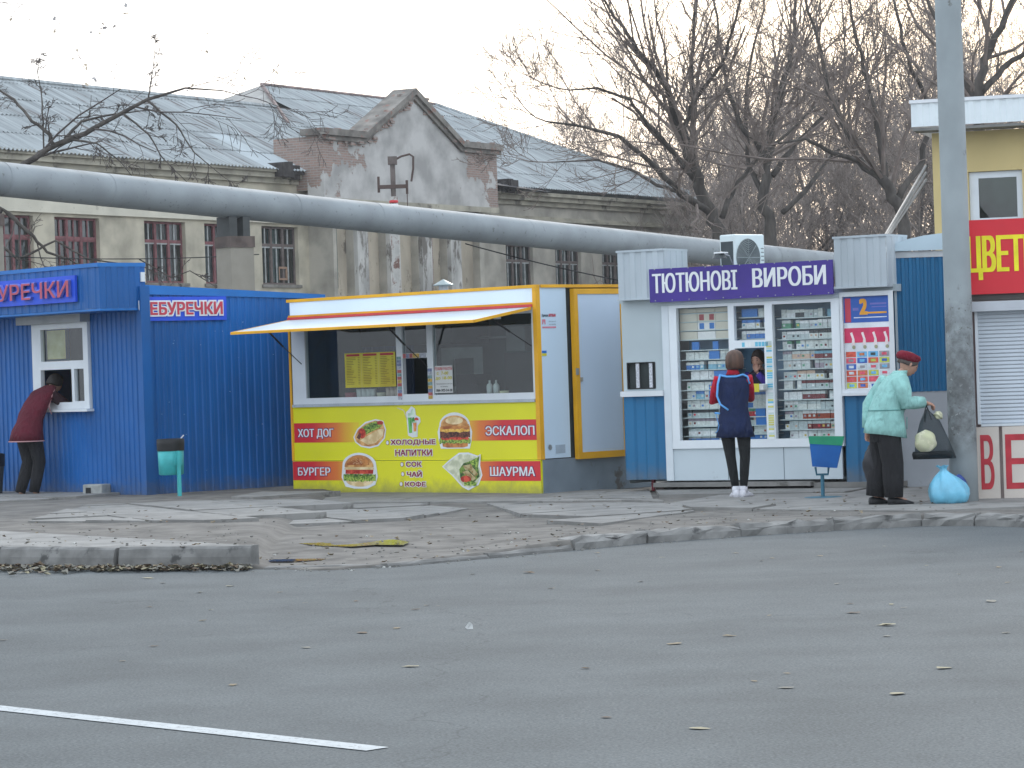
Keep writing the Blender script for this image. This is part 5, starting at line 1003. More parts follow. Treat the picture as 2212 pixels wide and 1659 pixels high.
# ------------------------------------------------------------------ bins and bags
t = thing('litter_bin', 'turquoise round litter bin with black liner, standing against the blue kiosk side wall', 'bin', (-4.28, 36.35, .12), 20)
cy = mat('turquoise_paint', lin(62, 168, 170), .5, .15, 6, wear=(lin(80, 70, 60), 4, .64))
MB().lathe([(.135, .30), (.155, .31), (.165, .68), (.158, .68), (.148, .33)], n=24).build('drum', cy, t, smooth=True)
MB().lathe([(.169, .60), (.173, .68), (.172, .745), (.15, .752), (.14, .62)], n=24).build('liner', black, t, smooth=True)
MB().box(.03, .07, -.22, -.165, .0, .60).box(.0, .10, -.18, -.163, .42, .58).build('stand', cy, t); MB().box(-.26, .26, -.28, .1, .0, .025).build('base_plate', mat('plate_green', lin(70, 130, 118), .7, .2), t)
mb = MB().tube([(.10, .02, .70), (.14, .0, .79), (.17, -.01, .82)], .008, 5); tag(mb.build('drinking_straw', whitet, loc=(-4.28, 36.35, .09)), 'white scrap sticking out of the turquoise bin', 'litter')
t = thing('litter_bin', 'tilted blue and green litter bin on a thin stand in front of the tobacco kiosk', 'bin', (3.27, 31.05, .1), -8)
bb = mat('bin_blue', lin(28, 96, 170), .5, .12, 4); bg_ = mat('bin_green', lin(44, 150, 112), .5, .1, 4)
o = MB().add([(-.13, -.10, .34), (.13, -.10, .34), (.13, .10, .34), (-.13, .10, .34), (-.17, -.13, .58), (.17, -.13, .58), (.17, .13, .58), (-.17, .13, .58)], [(0, 1, 2, 3), (0, 1, 5, 4), (1, 2, 6, 5), (2, 3, 7, 6), (3, 0, 4, 7)]).build('bin_body', bb, t)
o.rotation_euler = (0, R(5), 0)
o = MB().add([(-.172, -.133, .581), (.172, -.133, .581), (.172, .133, .581), (-.172, .133, .581), (-.186, -.145, .655), (.186, -.145, .675), (.186, .145, .675), (-.186, .145, .655)], [(0, 1, 5, 4), (1, 2, 6, 5), (2, 3, 7, 6), (3, 0, 4, 7), (0, 1, 2, 3)]).build('bin_rim', bg_, t); o.rotation_euler = (0, R(5), 0)
bp_ = mat('bin_stand_blue', lin(60, 110, 130), .6, .1)
MB().tube([(0, 0, 0.01), (0, 0, .25)], .02, 8).tube([(-.07, 0, .34), (-.06, 0, .26), (.06, 0, .26), (.07, 0, .34)], .014, 6).build('stand', bp_, t); MB().lathe([(0, 0), (.2, 0), (.2, .02), (0, .03)], n=20).build('base_plate', bp_, t)
t = thing('litter_bin', 'dark grey bin cut off by the left edge of the picture beside the blue kiosk', 'bin', (-6.95, 38.6, .1), 0)
MB().lathe([(.0, 0), (.15, 0), (.2, .48), (.19, .5)], n=18).build('drum', mat('bin_dark', (.05, .055, .055), .7, .2), t, smooth=True); MB().lathe([(.205, .44), (.21, .6), (.1, .63), (0, .62)], n=18).build('liner', black, t, smooth=True)
t = thing('concrete_block', 'grey hollow concrete block lying in front of the blue kiosk', 'block', (-5.37, 37.42, .11), -28)
MB().box(-.15, .15, -.10, .10, 0, .19).build('block_body', mat('block_grey', (.30, .31, .30), .95, .15, 12, .5), t, bevel=.012); MB().box(-.155, -.149, -.045, .03, .05, .14).build('hollow', black, t)  # black plates on the faces paint the shade inside the block's holes
MB().box(-.10, -.02, -.104, -.099, .045, .15).build('hollow', black, t)

def lumpy(name, c, r, m, seed, parent=None, amp=.08, top=.0, n=26, sm=True):
    q = random.Random(seed); ph = [(q.uniform(3, 9), q.uniform(2, 8), q.uniform(0, 6), q.uniform(.3, 1)) for _ in range(7)]; mb = MB(); rows = []
    for i in range(n + 1):
        v = -math.pi / 2 + math.pi * i / n
        for j in range(n):
            u = 2 * math.pi * j / n; d = 1 + amp * sum(k * math.sin(a * math.cos(u) * math.cos(v) + b * math.sin(v) + a * .7 * math.sin(u) + p) for a, b, p, k in ph) / 2
            zz = math.sin(v) * d; pin = 1 - top * max(0, zz) ** 2
            mb.v.append((c[0] + r[0] * math.cos(u) * math.cos(v) * d * pin, c[1] + r[1] * math.sin(u) * math.cos(v) * d * pin, max(c[2] - r[2] * .93, c[2] + r[2] * zz)))
    for i in range(n):
        for j in range(n): mb.f.append((i * n + j, i * n + (j + 1) % n, (i + 1) * n + (j + 1) % n, (i + 1) * n + j)); mb.m.append(0)
    return mb.build(name, m, parent, smooth=sm)
bagb = mat('bag_light_blue', lin(112, 184, 212), .28, .12, 7, .6, spec=.6)
t = thing('plastic_bag', 'full light blue plastic bag standing on the pavement by the pole', 'bag', (4.31, 29.0, .1))
q = random.Random(6); bgm = MB(); nb_ = 40; prof = [(.10, 0, 0), (.175, .03, 0), (.192, .09, 0), (.188, .15, -.005), (.165, .21, -.015), (.115, .27, -.03), (.06, .315, -.045), (.028, .345, -.05), (.04, .37, -.055), (.06, .385, -.06)]
for i, (r_, z, ox) in enumerate(prof):
    for j_ in range(nb_):
        u = 2 * math.pi * j_ / nb_; w_ = 1 + (.03 + .012 * i) * math.sin(u * 7 + i * .5) + .03 * math.sin(u * 13 - i * .9) + .05 * math.sin(u * 2 + 1.3 + i * .3); bgm.v.append((ox + r_ * math.cos(u) * w_, .8 * r_ * math.sin(u) * w_, z + .008 * math.sin(u * 5 + i)))
for i in range(len(prof) - 1):
    for j_ in range(nb_): bgm.f.append((i * nb_ + j_, i * nb_ + (j_ + 1) % nb_, (i + 1) * nb_ + (j_ + 1) % nb_, (i + 1) * nb_ + j_)); bgm.m.append(0)
bgm.build('bag_body', bagb, t, smooth=True)
t = thing('plastic_bag', 'dark blue bag half hidden between the light blue bag and the pole', 'bag', (4.43, 29.13, .1)); lumpy('bag_body', (0, 0, .14), (.09, .06, .15), mat('bag_dark_blue', lin(36, 62, 130), .4, .2, 8), 5, t, .1, .3)

# ------------------------------------------------------------------ people
skinm = mat('skin', (.42, .235, .17), .55, .08, 14, spec=.3); eyem = mat('eye_dark', (.03, .02, .015), .3); lipm = mat('lips', (.32, .12, .10), .5)
def skin_geo(pts, edges, sub=1):
    me = bpy.data.meshes.new('s'); me.from_pydata([p[:3] for p in pts], edges, []); o = bpy.data.objects.new('s', me); C.objects.link(o)
    md = o.modifiers.new('s', 'SKIN'); md.use_smooth_shade = True; lay = me.skin_vertices[0] if me.skin_vertices else None
    if lay is None:
        bm = bmesh.new(); bm.from_mesh(me); bm.verts.layers.skin.verify(); bm.to_mesh(me); bm.free(); lay = me.skin_vertices[0]
    for i, p in enumerate(pts): r_ = p[3]; lay.data[i].radius = (r_, p[4] if len(p) > 4 else r_)
    lay.data[0].use_root = True
    if sub: s_ = o.modifiers.new('u', 'SUBSURF'); s_.levels = sub; s_.render_levels = sub
    dg = bpy.context.evaluated_depsgraph_get(); m2 = bpy.data.meshes.new_from_object(o.evaluated_get(dg))
    v = [tuple(x.co) for x in m2.vertices]; f = [tuple(p.vertices) for p in m2.polygons]; bpy.data.objects.remove(o); bpy.data.meshes.remove(m2); return v, f
def head_geo(mb, c, yaw=0, pitch=0, s=1.0):
    """head with brow, nose, mouth, chin, ears; faces +y before yaw and pitch"""
    M_ = Matrix.Translation(c) @ Matrix.Rotation(R(yaw), 4, 'Z') @ Matrix.Rotation(R(pitch), 4, 'X'); n1, n2 = 22, 18; vs = []
    for i in range(n2 + 1):
        v = -math.pi / 2 + math.pi * i / n2
        for j in range(n1):
            u = 2 * math.pi * j / n1; x, y, z = math.cos(v) * math.cos(u), math.cos(v) * math.sin(u), math.sin(v)
            X, Y_, Z = .074 * x, .092 * y, .115 * z
            if z < 0: k = 1 - .28 * (-z) ** 1.3; X *= k; Y_ = Y_ * (1 - .12 * -z) + .012 * -z
            if y > .5:
                Y_ += .024 * math.exp(-((x / .16) ** 2) - ((z + .12) / .20) ** 2) + .006 * math.exp(-((z - .22) / .14) ** 2)
                Y_ -= .009 * math.exp(-(((abs(x) - .36) / .17) ** 2) - ((z - .04) / .13) ** 2); Y_ += .006 * math.exp(-((x / .3) ** 2) - ((z + .48) / .1) ** 2); Y_ += .010 * math.exp(-((x / .3) ** 2) - ((z + .86) / .16) ** 2)
            vs.append(M_ @ Vector((X * s, Y_ * s, Z * s)))
    mb.add(vs, [(i * n1 + j, i * n1 + (j + 1) % n1, (i + 1) * n1 + (j + 1) % n1, (i + 1) * n1 + j) for i in range(n2) for j in range(n1)], 0)
    for sx in (-1, 1):
        for nm, p, r_, mi in (('eye', (.027 * sx, .080, .006), (.012, .007, .007), 1), ('ear', (.074 * sx, -.004, -.004), (.01, .02, .03), 0), ('brow', (.028 * sx, .086, .026), (.016, .005, .004), 1)):
            b_ = MB().ball(p, r_, 8); mb.add([M_ @ (Vector(v) * s) for v in b_.v], b_.f, mi)
    b_ = MB().ball((0, .087, -.052), (.022, .007, .008), 8); mb.add([M_ @ (Vector(v) * s) for v in b_.v], b_.f, 2)
def hand_geo(mb, w, d, up, s=1.0, curl=.5, side=1):
    """w wrist, d pointing direction, up back-of-hand normal; palm, four bent fingers and a thumb"""
    d = Vector(d).normalized(); up = Vector(up); up = (up - d * up.dot(d)).normalized(); r = d.cross(up) * side; w = Vector(w)
    b_ = MB().loft([(w, r * .024, up * .018), (w + d * .03, r * .034, up * .018), (w + d * .075, r * .042, up * .015), (w + d * .09, r * .038, up * .011)], 10); mb.add(b_.v, b_.f, 0)
    for k, (o_, L) in enumerate(((-.030, .062), (-.010, .072), (.011, .068), (.030, .052))):
        p = w + d * .078 + r * o_; pts = [(*p, .0095)]; a = 0
        for j, q in enumerate((.42, .32, .26)):
            a += curl * (.5 if j == 0 else .75); dd = d * math.cos(a) - up * math.sin(a); p = p + dd * L * q * 1.05; pts.append((*p, .009 - .001 * j))
        v, f = skin_geo(pts, [(0, 1), (1, 2), (2, 3)], 0); mb.add(v, f, 0)
    p = w + d * .025 - r * .028; dd = (d * .7 - r * .75 - up * .35).normalized(); pts = [(*p, .012), (*(p + dd * .035), .0105), (*(p + dd * .035 + (d - up * .4).normalized() * .03), .009)]
    v, f = skin_geo(pts, [(0, 1), (1, 2)], 0); mb.add(v, f, 0)
def person(label, loc, rz, J, clothes, yaw=0, pitch=0, hands=(), z=.1, headr=1.0):
    """J: joints in metres, facing +y. One continuous skinned body plus head and hands; clothing as child meshes"""
    t = thing('person', label, 'person', (loc[0], loc[1], z), rz)
    N = ['pelvis', 'waist', 'chest', 'neck', 'headc']; rad = {'pelvis': .10, 'waist': .09, 'chest': .105, 'neck': .045, 'headc': .05}
    pts = [(*J[n_], rad[n_]) for n_ in N]; ed = [(0, 1), (1, 2), (2, 3), (3, 4)]
    for s_ in 'LR':
        b = len(pts); pts += [(*J['sh' + s_], .048), (*J['el' + s_], .034), (*J['wr' + s_], .022)]; ed += [(2, b), (b, b + 1), (b + 1, b + 2)]
        b = len(pts); pts += [(*J['hip' + s_], .082), (*J['kn' + s_], .05), (*J['an' + s_], .032), (*J['toe' + s_], .026)]; ed += [(0, b), (b, b + 1), (b + 1, b + 2), (b + 2, b + 3)]
    mb = MB(); v, f = skin_geo(pts, ed, 1); mb.add(v, f, 0); head_geo(mb, J['headc'], yaw, pitch, headr)
    for s_, d, up, c_ in hands: hand_geo(mb, J['wr' + s_], d, up, 1, c_, 1 if s_ == 'R' else -1)
    mb.build('body', [skinm, eyem, lipm], t, smooth=True)
    for name, mb_, ms, sm in clothes: mb_.build(name, ms, t, smooth=sm)
    return t
def sleeve(J, s_, r0=.062, r1=.046, r2=.036, cuff=.97):
    a, b, c = Vector(J['sh' + s_]), Vector(J['el' + s_]), Vector(J['wr' + s_]); e = b + (c - b) * cuff; ch = Vector(J['chest'])
    return [a + (ch - a) * .35, a, a.lerp(b, .5), b, b.lerp(e, .5), e], [r0 * .9, r0, (r0 + r1) / 2 + .004, r1, (r1 + r2) / 2, r2]
def legtube(J, s_, r0, r1, r2, z_end=None):
    a, b, c = Vector(J['hip' + s_]), Vector(J['kn' + s_]), Vector(J['an' + s_]); return [a + Vector((0, 0, .06)), a, a.lerp(b, .5), b, b.lerp(c, .5), c], [r0 * .8, r0, (r0 + r1) / 2, r1, (r1 + r2) / 2 + .004, r2]
def shoe(mb, an, toe, w=.045, mi=0, h=.07, sole=None):
    an, toe = Vector(an), Vector(toe); d = toe - an; d.z = 0; L = d.length; d.normalize(); s_ = Vector((-d.y, d.x, 0)); back = an - d * .06; g_ = 0
    R_ = [(back + d * 0, .6, h * .9), (back + d * .03, .95, h), (back + d * .09, .9, h), (back + d * (.09 + (L) * .5), 1.0, h * .68), (toe + d * .02, .95, h * .5), (toe + d * .06, .5, h * .32)]
    mb.loft([((c.x, c.y, hh / 2 + g_), s_ * w * k, Vector((0, 0, hh / 2))) for c, k, hh in R_], 12, mi)
    return mb
def hair_cap(mb, c, yaw, pitch, r, cut=-.35, mi=0, back=.02, low=0):
    """shell over the skull, open at the face"""
    M_ = Matrix.Translation(c) @ Matrix.Rotation(R(yaw), 4, 'Z') @ Matrix.Rotation(R(pitch), 4, 'X'); n1, n2 = 24, 12; vs = []; q = random.Random(2)
    for i in range(n2 + 1):
        for j in range(n1):
            u = 2 * math.pi * j / n1; face = max(0, math.sin(u)); lo_z = cut + face ** 2 * (.30 - cut + .15) ; lo_a = math.asin(max(-.98, min(.95, lo_z))); v = lo_a + (math.pi / 2 - lo_a) * i / n2
            k = 1 + .02 * math.sin(u * 9 + i); x, y, z = math.cos(v) * math.cos(u), math.cos(v) * math.sin(u), math.sin(v)
            bulge = 1.0 if z > 0 else 1.0 + .12 * (-z) + .0
            fl = math.sqrt(max(.0, 1 - min(0, z) ** 2)); hx = (1 / max(fl, .45)) if z < 0 else 1
            vs.append(M_ @ Vector((r[0] * x * k * bulge * min(hx, 1.3), r[1] * y * k * bulge * min(hx, 1.3) - back * (1 - face), r[2] * z + .01)))
    o = len(mb.v); mb.add(vs, [(i * n1 + j, i * n1 + (j + 1) % n1, (i + 1) * n1 + (j + 1) % n1, (i + 1) * n1 + j) for i in range(n2) for j in range(n1)] + [tuple(range(n1 - 1, -1, -1))], mi)
    return mb
X_, Y__ = Vector((1, 0, 0)), Vector((0, 1, 0))
def cloth(n, c, **k):
    m = mat(n, c, .9, .14, 9, .35, **k); N_ = m.node_tree.nodes; L_ = m.node_tree.links
    if 'folds' not in N_:
        tc = [x for x in N_ if x.type == 'TEX_COORD'][0]; mp = N_.new('ShaderNodeMapping'); mp.inputs['Scale'].default_value = (1.6, 1.6, .55); mp.inputs['Rotation'].default_value = (.3, .5, 0); w = N_.new('ShaderNodeTexNoise'); w.name = 'folds'; w.inputs['Scale'].default_value = 8; w.inputs['Detail'].default_value = 2; w.inputs['Distortion'].default_value = 1.6
        L_.new(tc.outputs['Object'], mp.inputs[0]); L_.new(mp.outputs[0], w.inputs['Vector']); bp = N_.new('ShaderNodeBump'); bp.inputs['Strength'].default_value = 1; bp.inputs['Distance'].default_value = .028; L_.new(w.outputs['Fac'], bp.inputs['Height']); L_.new(bp.outputs[0], N_['Principled BSDF'].inputs['Normal'])
    return m

# person 1: woman leaning into the hatch of the blue kiosk
J = dict(pelvis=(0, -.02, .95), waist=(0, .05, 1.08), chest=(0, .25, 1.30), neck=(0, .36, 1.42), headc=(.03, .46, 1.50),
         shL=(-.17, .27, 1.34), elL=(-.25, .42, 1.17), wrL=(-.08, .56, 1.22), shR=(.17, .29, 1.34), elR=(.27, .46, 1.19), wrR=(.09, .58, 1.22),
         hipL=(-.09, -.02, .88), knL=(-.09, .05, .48), anL=(-.10, -.10, .09), toeL=(-.11, .04, .035), hipR=(.09, -.01, .88), knR=(.09, .08, .48), anR=(.08, -.02, .09), toeR=(.10, .12, .035))
burg = cloth('burgundy_vest', lin(88, 22, 38)); dbr = cloth('dark_maroon_knit', lin(46, 24, 30)); blk = cloth('black_trousers', (.014, .014, .016)); pip = mat('pale_piping', lin(196, 150, 150), .7)
vest = MB().loft([((0, .33, 1.46), X_ * .09, Vector((0, .06, .03))), ((0, .28, 1.42), X_ * .19, Vector((0, .14, .05))), ((0, .19, 1.30), X_ * .225, Vector((0, .19, .09))), ((0, .09, 1.16), X_ * .215, Vector((0, .18, .06))), ((0, .02, 1.02), X_ * .205, Vector((0, .15, .02))), ((0, -.03, .90), X_ * .235, Vector((0, .175, 0))), ((0, -.05, .76), X_ * .26, Vector((0, .20, 0)))], 28)
trm = MB().tube([(.262 * math.cos(a), -.05 + .202 * math.sin(a), .758) for a in [k * math.pi / 14 for k in range(29)]], .007, 5).tube([(.203 * math.cos(a), .06 + .142 * math.sin(a), 1.09 + .045 * math.sin(a)) for a in [k * math.pi / 14 for k in range(29)]], .007, 5).tube([(.19, .30, 1.42), (.215, .22, 1.33), (.21, .17, 1.20), (.225, .2, 1.10)], .007, 5)
sl = MB(); [sl.tube(*sleeve(J, s_, .075, .062, .05, .9), 14) for s_ in 'LR']; tr = MB(); [tr.tube(*legtube(J, s_, .115, .085, .068), 14) for s_ in 'LR']; tr.loft([((0, -.03, .80), X_ * .17, Y__ * .12), ((0, -.02, .98), X_ * .17, Y__ * .12)], 18)
hr = hair_cap(MB(), J['headc'], -10, -25, (.085, .105, .122), -.45); sh2 = MB(); shoe(sh2, J['anL'], J['toeL']); shoe(sh2, J['anR'], J['toeR'])
person('woman in burgundy apron vest bending forward to the hatch of the blue kiosk', (-6.33, 38.12), -47.5 + 8, J, [('apron_vest', vest, burg, True), ('piping', trm, pip, True), ('pullover', sl, dbr, True), ('trousers', tr, blk, True), ('hair', hr, mat('hair_black', (.02, .016, .014), .6, .3, 20, .4), True), ('shoes', sh2, mat('shoe_dark', (.02, .02, .03), .6), True)], -10, -25, [('L', (.6, .6, 0), (0, 0, 1), .5), ('R', (-.5, .7, 0), (0, 0, 1), .5)], z=.11)

# person 2: woman seen from behind at the tobacco hatch
J = dict(pelvis=(0, 0, .86), waist=(.0, .0, 1.0), chest=(0, .0, 1.22), neck=(0, .0, 1.37), headc=(.02, .03, 1.49),
         shL=(-.165, .0, 1.30), elL=(-.235, .04, 1.06), wrL=(-.10, .22, 1.13), shR=(.165, .0, 1.30), elR=(.155, .17, 1.08), wrR=(.07, .33, 1.14),
         hipL=(-.09, 0, .80), knL=(-.055, .0, .45), anL=(-.005, -.01, .085), toeL=(-.055, .12, .03), hipR=(.09, 0, .80), knR=(.105, -.01, .45), anR=(.075, .0, .085), toeR=(.115, .13, .03))
navy = cloth('navy_tunic', lin(24, 38, 74)); lblue = mat('light_blue_trim', lin(96, 164, 226), .7, .05); redk = cloth('red_pullover', lin(168, 26, 48)); legg = cloth('black_leggings', (.012, .014, .015)); wsn = mat('white_trainers', lin(206, 206, 212), .6, .12, 20)
tun = MB().loft([((0, .0, 1.345), X_ * .10, Y__ * .06), ((0, .0, 1.325), X_ * .165, Y__ * .085), ((0, .0, 1.25), X_ * .178, Y__ * .11), ((0, .0, 1.12), X_ * .17, Y__ * .115), ((.0, 0, 1.0), X_ * .152, Y__ * .11), ((0, 0, .90), X_ * .168, Y__ * .125), ((0, .0, .78), X_ * .19, Y__ * .14), ((.005, 0, .665), X_ * .215, Y__ * .155)], 28)
trm = MB().tube([(-.13, -.06, 1.35), (-.152, -.10, 1.25), (-.165, -.10, 1.12), (-.13, -.12, 1.03), (-.04, -.135, .965)], .012, 6).tube([(-.13, -.06, 1.345), (-.05, -.085, 1.325), (.05, -.085, 1.325), (.12, -.06, 1.345), (.165, -.04, 1.32), (.185, -.03, 1.24)], .012, 6).tube([(-.195, -.08, .935), (-.14, -.13, .93)], .012, 6)
trm.tube([(-.185, -.09, .92), (-.15, -.125, .80), (-.17, -.11, .74), (-.20, -.085, .72)], .004, 4)
sl = MB(); [sl.tube(*sleeve(J, s_, .056, .047, .036, .8), 14) for s_ in 'LR']; sl.loft([((0, 0, 1.33), X_ * .085, Y__ * .06), ((0, 0, 1.385), X_ * .062, Y__ * .056), ((0, .003, 1.405), X_ * .058, Y__ * .054)], 18)
tr = MB(); [tr.tube(*legtube(J, s_, .088, .056, .037), 14) for s_ in 'LR']; tr.loft([((0, 0, .74), X_ * .15, Y__ * .10), ((0, 0, .9), X_ * .15, Y__ * .10)], 18)
hr = MB().loft([((.02, .02, 1.40), X_ * .082, Y__ * .088), ((.02, .012, 1.425), X_ * .098, Y__ * .100), ((.02, .012, 1.48), X_ * .102, Y__ * .108), ((.02, .018, 1.54), X_ * .098, Y__ * .108), ((.02, .025, 1.585), X_ * .078, Y__ * .088), ((.02, .03, 1.612), X_ * .04, Y__ * .045), ((.02, .03, 1.618), X_ * .005, Y__ * .005)], 26)
sh2 = MB(); shoe(sh2, J['anL'], J['toeL'], .046, 0, .10); shoe(sh2, J['anR'], J['toeR'], .046, 0, .10); sh2.tube([(-.005, -.01, .06), (-.005, -.01, .135)], .045, 10).tube([(.075, 0, .06), (.075, 0, .135)], .045, 10)
person('woman with brown bob in navy blue trimmed tunic seen from behind at the hatch', (2.405, 31.72), -14, J, [('tunic', tun, navy, True), ('trim', trm, lblue, True), ('pullover', sl, redk, True), ('leggings', tr, legg, True), ('hair', hr, mat('hair_brown', (.085, .045, .03), .5, .35, 3, .3, stretch=(8, 8, .5)), True), ('trainers', sh2, wsn, True)], 0, 0, [('L', (.5, .8, 0), (0, 0, 1), .6), ('R', (-.2, .9, .1), (0, 0, 1), .6)], z=.105)

# person 3: elderly woman facing right with the black bag
J = dict(pelvis=(0, -.03, .80), waist=(0, .0, .93), chest=(0, .08, 1.15), neck=(0, .17, 1.32), headc=(0, .245, 1.40),
         shL=(-.17, .06, 1.23), elL=(-.24, -.10, 1.0), wrL=(-.20, -.14, .76), shR=(.17, .10, 1.23), elR=(.21, .14, 1.02), wrR=(.12, .36, 1.02),
         hipL=(-.09, -.02, .74), knL=(-.09, -.06, .42), anL=(-.09, -.12, .09), toeL=(-.10, .0, .035), hipR=(.09, -.02, .74), knR=(.09, .02, .42), anR=(.09, .02, .085), toeR=(.10, .16, .035))
mint = cloth('mint_coat', lin(142, 190, 184)); mintd = cloth('coat_seam', lin(96, 146, 142)); beret = cloth('dark_red_beret', lin(112, 20, 40))
coat = MB().loft([((0, .15, 1.335), X_ * .06, Vector((0, .06, .0))), ((0, .12, 1.30), X_ * .12, Vector((0, .10, .01))), ((0, .08, 1.23), X_ * .205, Vector((0, .135, .03))), ((0, .05, 1.12), X_ * .215, Vector((0, .165, .02))), ((0, .01, .98), X_ * .215, Vector((0, .175, 0))), ((0, -.01, .90), X_ * .215, Vector((0, .178, -.0))), ((0, -.02, .80), X_ * .225, Vector((0, .20, -.01))), ((0, -.02, .70), X_ * .235, Vector((0, .215, -.035)))], 30)
sm_ = MB().tube([(.2165 * math.cos(a), .005 + .181 * math.sin(a), .955) for a in [k * math.pi / 14 for k in range(29)]], .006, 5).tube([(.13, .17, .88), (.15, .16, .76)], .005, 4)
sl = MB(); [sl.tube(*sleeve(J, s_, .095, .075, .058, .92), 16) for s_ in 'LR']
col = MB().loft([((0, .13, 1.30), X_ * .09, Y__ * .09), ((0, .165, 1.345), X_ * .075, Y__ * .075)], 18)
tr = MB(); [tr.tube(*legtube(J, s_, .125, .108, .092), 16) for s_ in 'LR']; tr.loft([((0, -.02, .64), X_ * .19, Y__ * .15), ((0, -.01, .82), X_ * .18, Y__ * .14)], 18)
hr = hair_cap(MB(), J['headc'], 0, -28, (.081, .098, .118), -.25)
M_ = Matrix.Translation((0, .235, 1.468)) @ Matrix.Rotation(R(-22), 4, 'X'); b_ = MB().loft([((0, 0, -.035), X_ * .078, Y__ * .098), ((0, .0, -.01), X_ * .098, Y__ * .118), ((0, .012, .025), X_ * .108, Y__ * .128), ((0, .018, .052), X_ * .09, Y__ * .105), ((0, .01, .064), X_ * .03, Y__ * .04)], 24); brt = MB().add([M_ @ Vector(v) for v in b_.v], b_.f)
sh2 = MB(); shoe(sh2, J['anL'], J['toeL'], .05, 0, .09); shoe(sh2, J['anR'], J['toeR'], .05, 0, .09)
person('stooped elderly woman in mint green coat and dark red beret holding a black bag', (3.735, 29.18), -90 + 10, J, [('coat', coat, mint, True), ('coat_seam', sm_, mintd, True), ('sleeves', sl, mint, True), ('collar', col, mint, True), ('trousers', tr, blk, True), ('hair', hr, mat('hair_grey_brown', (.07, .055, .05), .7, .3, 20), True), ('beret', brt, beret, True), ('shoes', sh2, mat('shoe_black', (.012, .012, .014), .5), True)], 0, -28, [('R', (-.1, .85, -.25), (.2, .3, .9), .9), ('L', (0, .1, -1), (-1, 0, 0), .9)], z=.10)
# bag in her hand: translucent black film with a cabbage inside
bagm = bpy.data.materials.new('black_film'); bagm.use_nodes = True; n = bagm.node_tree.nodes; l = bagm.node_tree.links
tb = n.new('ShaderNodeBsdfTransparent'); tb.inputs[0].default_value = (.72, .76, .78, 1); mxs = n.new('ShaderNodeMixShader'); mxs.inputs[0].default_value = .42; pb = n['Principled BSDF']; pb.inputs['Base Color'].default_value = (.025, .035, .04, 1); pb.inputs['Roughness'].default_value = .25
l.new(tb.outputs[0], mxs.inputs[1]); l.new(pb.outputs[0], mxs.inputs[2]); l.new(mxs.outputs[0], n['Material Output'].inputs[0])
t = thing('plastic_bag', 'black translucent carrier bag hanging from the hand of the woman in mint', 'bag', (4.13, 29.14, .1))
bgm = MB(); prof = [(.012, .03, 0, .0), (.10, .07, .02, -.12), (.155, .085, .02, -.27), (.19, .09, .025, -.40), (.205, .075, .03, -.485), (.19, .03, .03, -.50)]
bgm.loft([((ox + .012 * k_, 0, .95 + dz), X_ * a, Y__ * b) for k_, (a, b, ox, dz) in enumerate(prof)], 22, cap=True); bgm.build('film', bagm, t, smooth=True)
MB().tube([(-.02, 0, .82), (-.015, 0, .93), (.0, 0, .99), (.02, .01, .93), (.05, 0, .84)], .009, 6).build('handle', mat('bag_black', (.02, .025, .028), .4), t)
tr_ = MB().loft([((.04, 0, .452), X_ * .19, Y__ * .03), ((.04, 0, .50), X_ * .20, Y__ * .078), ((.02, 0, .53), X_ * .17, Y__ * .08)], 20); tr_.build('bag_bottom', mat('bag_black', (.02, .025, .028), .4), t, smooth=True)
cabm = mat('cabbage', lin(204, 202, 176), .6, .15, 12, .5, col2=lin(190, 192, 156), wear=(lin(222, 218, 190), 9, .55))
cb2 = lumpy('cabbage', (4.10, 29.06, .73), (.11, .075, .11), cabm, 12, None, .05); tag(cb2, 'round pale green cabbage showing through the black carrier bag', 'cabbage')
cb2 = lumpy('cabbage', (4.245, 29.12, .985), (.04, .035, .04), cabm, 21, None, .22); tag(cb2, 'small pale cauliflower tip poking out by her hand', 'vegetable')
t = thing('shopping_bag', 'dark patterned shopping bag carried behind the leg of the elderly woman', 'bag', (3.60, 29.30, .1))
o = lumpy('bag_body', (0, 0, .40), (.10, .12, .20), mat('floral_bag', (.02, .02, .024), .6, .2, 30, wear=((.3, .26, .27), 13, .66)), 17, t, .1); MB().tube([(-.03, 0, .58), (.0, 0, .76), (.03, 0, .58)], .008, 6).build('handle', black, t)

# person 4: seller behind the hatch
J = dict(pelvis=(0, 0, .92), waist=(.0, .0, 1.05), chest=(0, .0, 1.24), neck=(0, .02, 1.37), headc=(0, .05, 1.47),
         shL=(-.16, .0, 1.28), elL=(-.2, .12, 1.1), wrL=(-.03, .15, 1.32), shR=(.16, .0, 1.28), elR=(.2, .1, 1.08), wrR=(.12, .26, 1.14),
         hipL=(-.09, 0, .88), knL=(-.09, .0, .48), anL=(-.09, -.01, .09), toeL=(-.09, .12, .03), hipR=(.09, 0, .88), knR=(.09, .0, .48), anR=(.09, 0, .09), toeR=(.09, .13, .03))
jk = MB().loft([((0, .0, 1.345), X_ * .09, Y__ * .07), ((0, .0, 1.29), X_ * .17, Y__ * .10), ((0, .0, 1.12), X_ * .17, Y__ * .12), ((0, 0, .85), X_ * .18, Y__ * .13)], 20); sl = MB(); [sl.tube(*sleeve(J, s_, .06, .05, .04, .9), 12) for s_ in 'LR']
tr = MB(); [tr.tube(*legtube(J, s_, .10, .07, .05), 12) for s_ in 'LR']; sh2 = MB(); shoe(sh2, J['anL'], J['toeL']); shoe(sh2, J['anR'], J['toeR'])
w_p = tm_ @ Vector((1.13, -.30, 0))
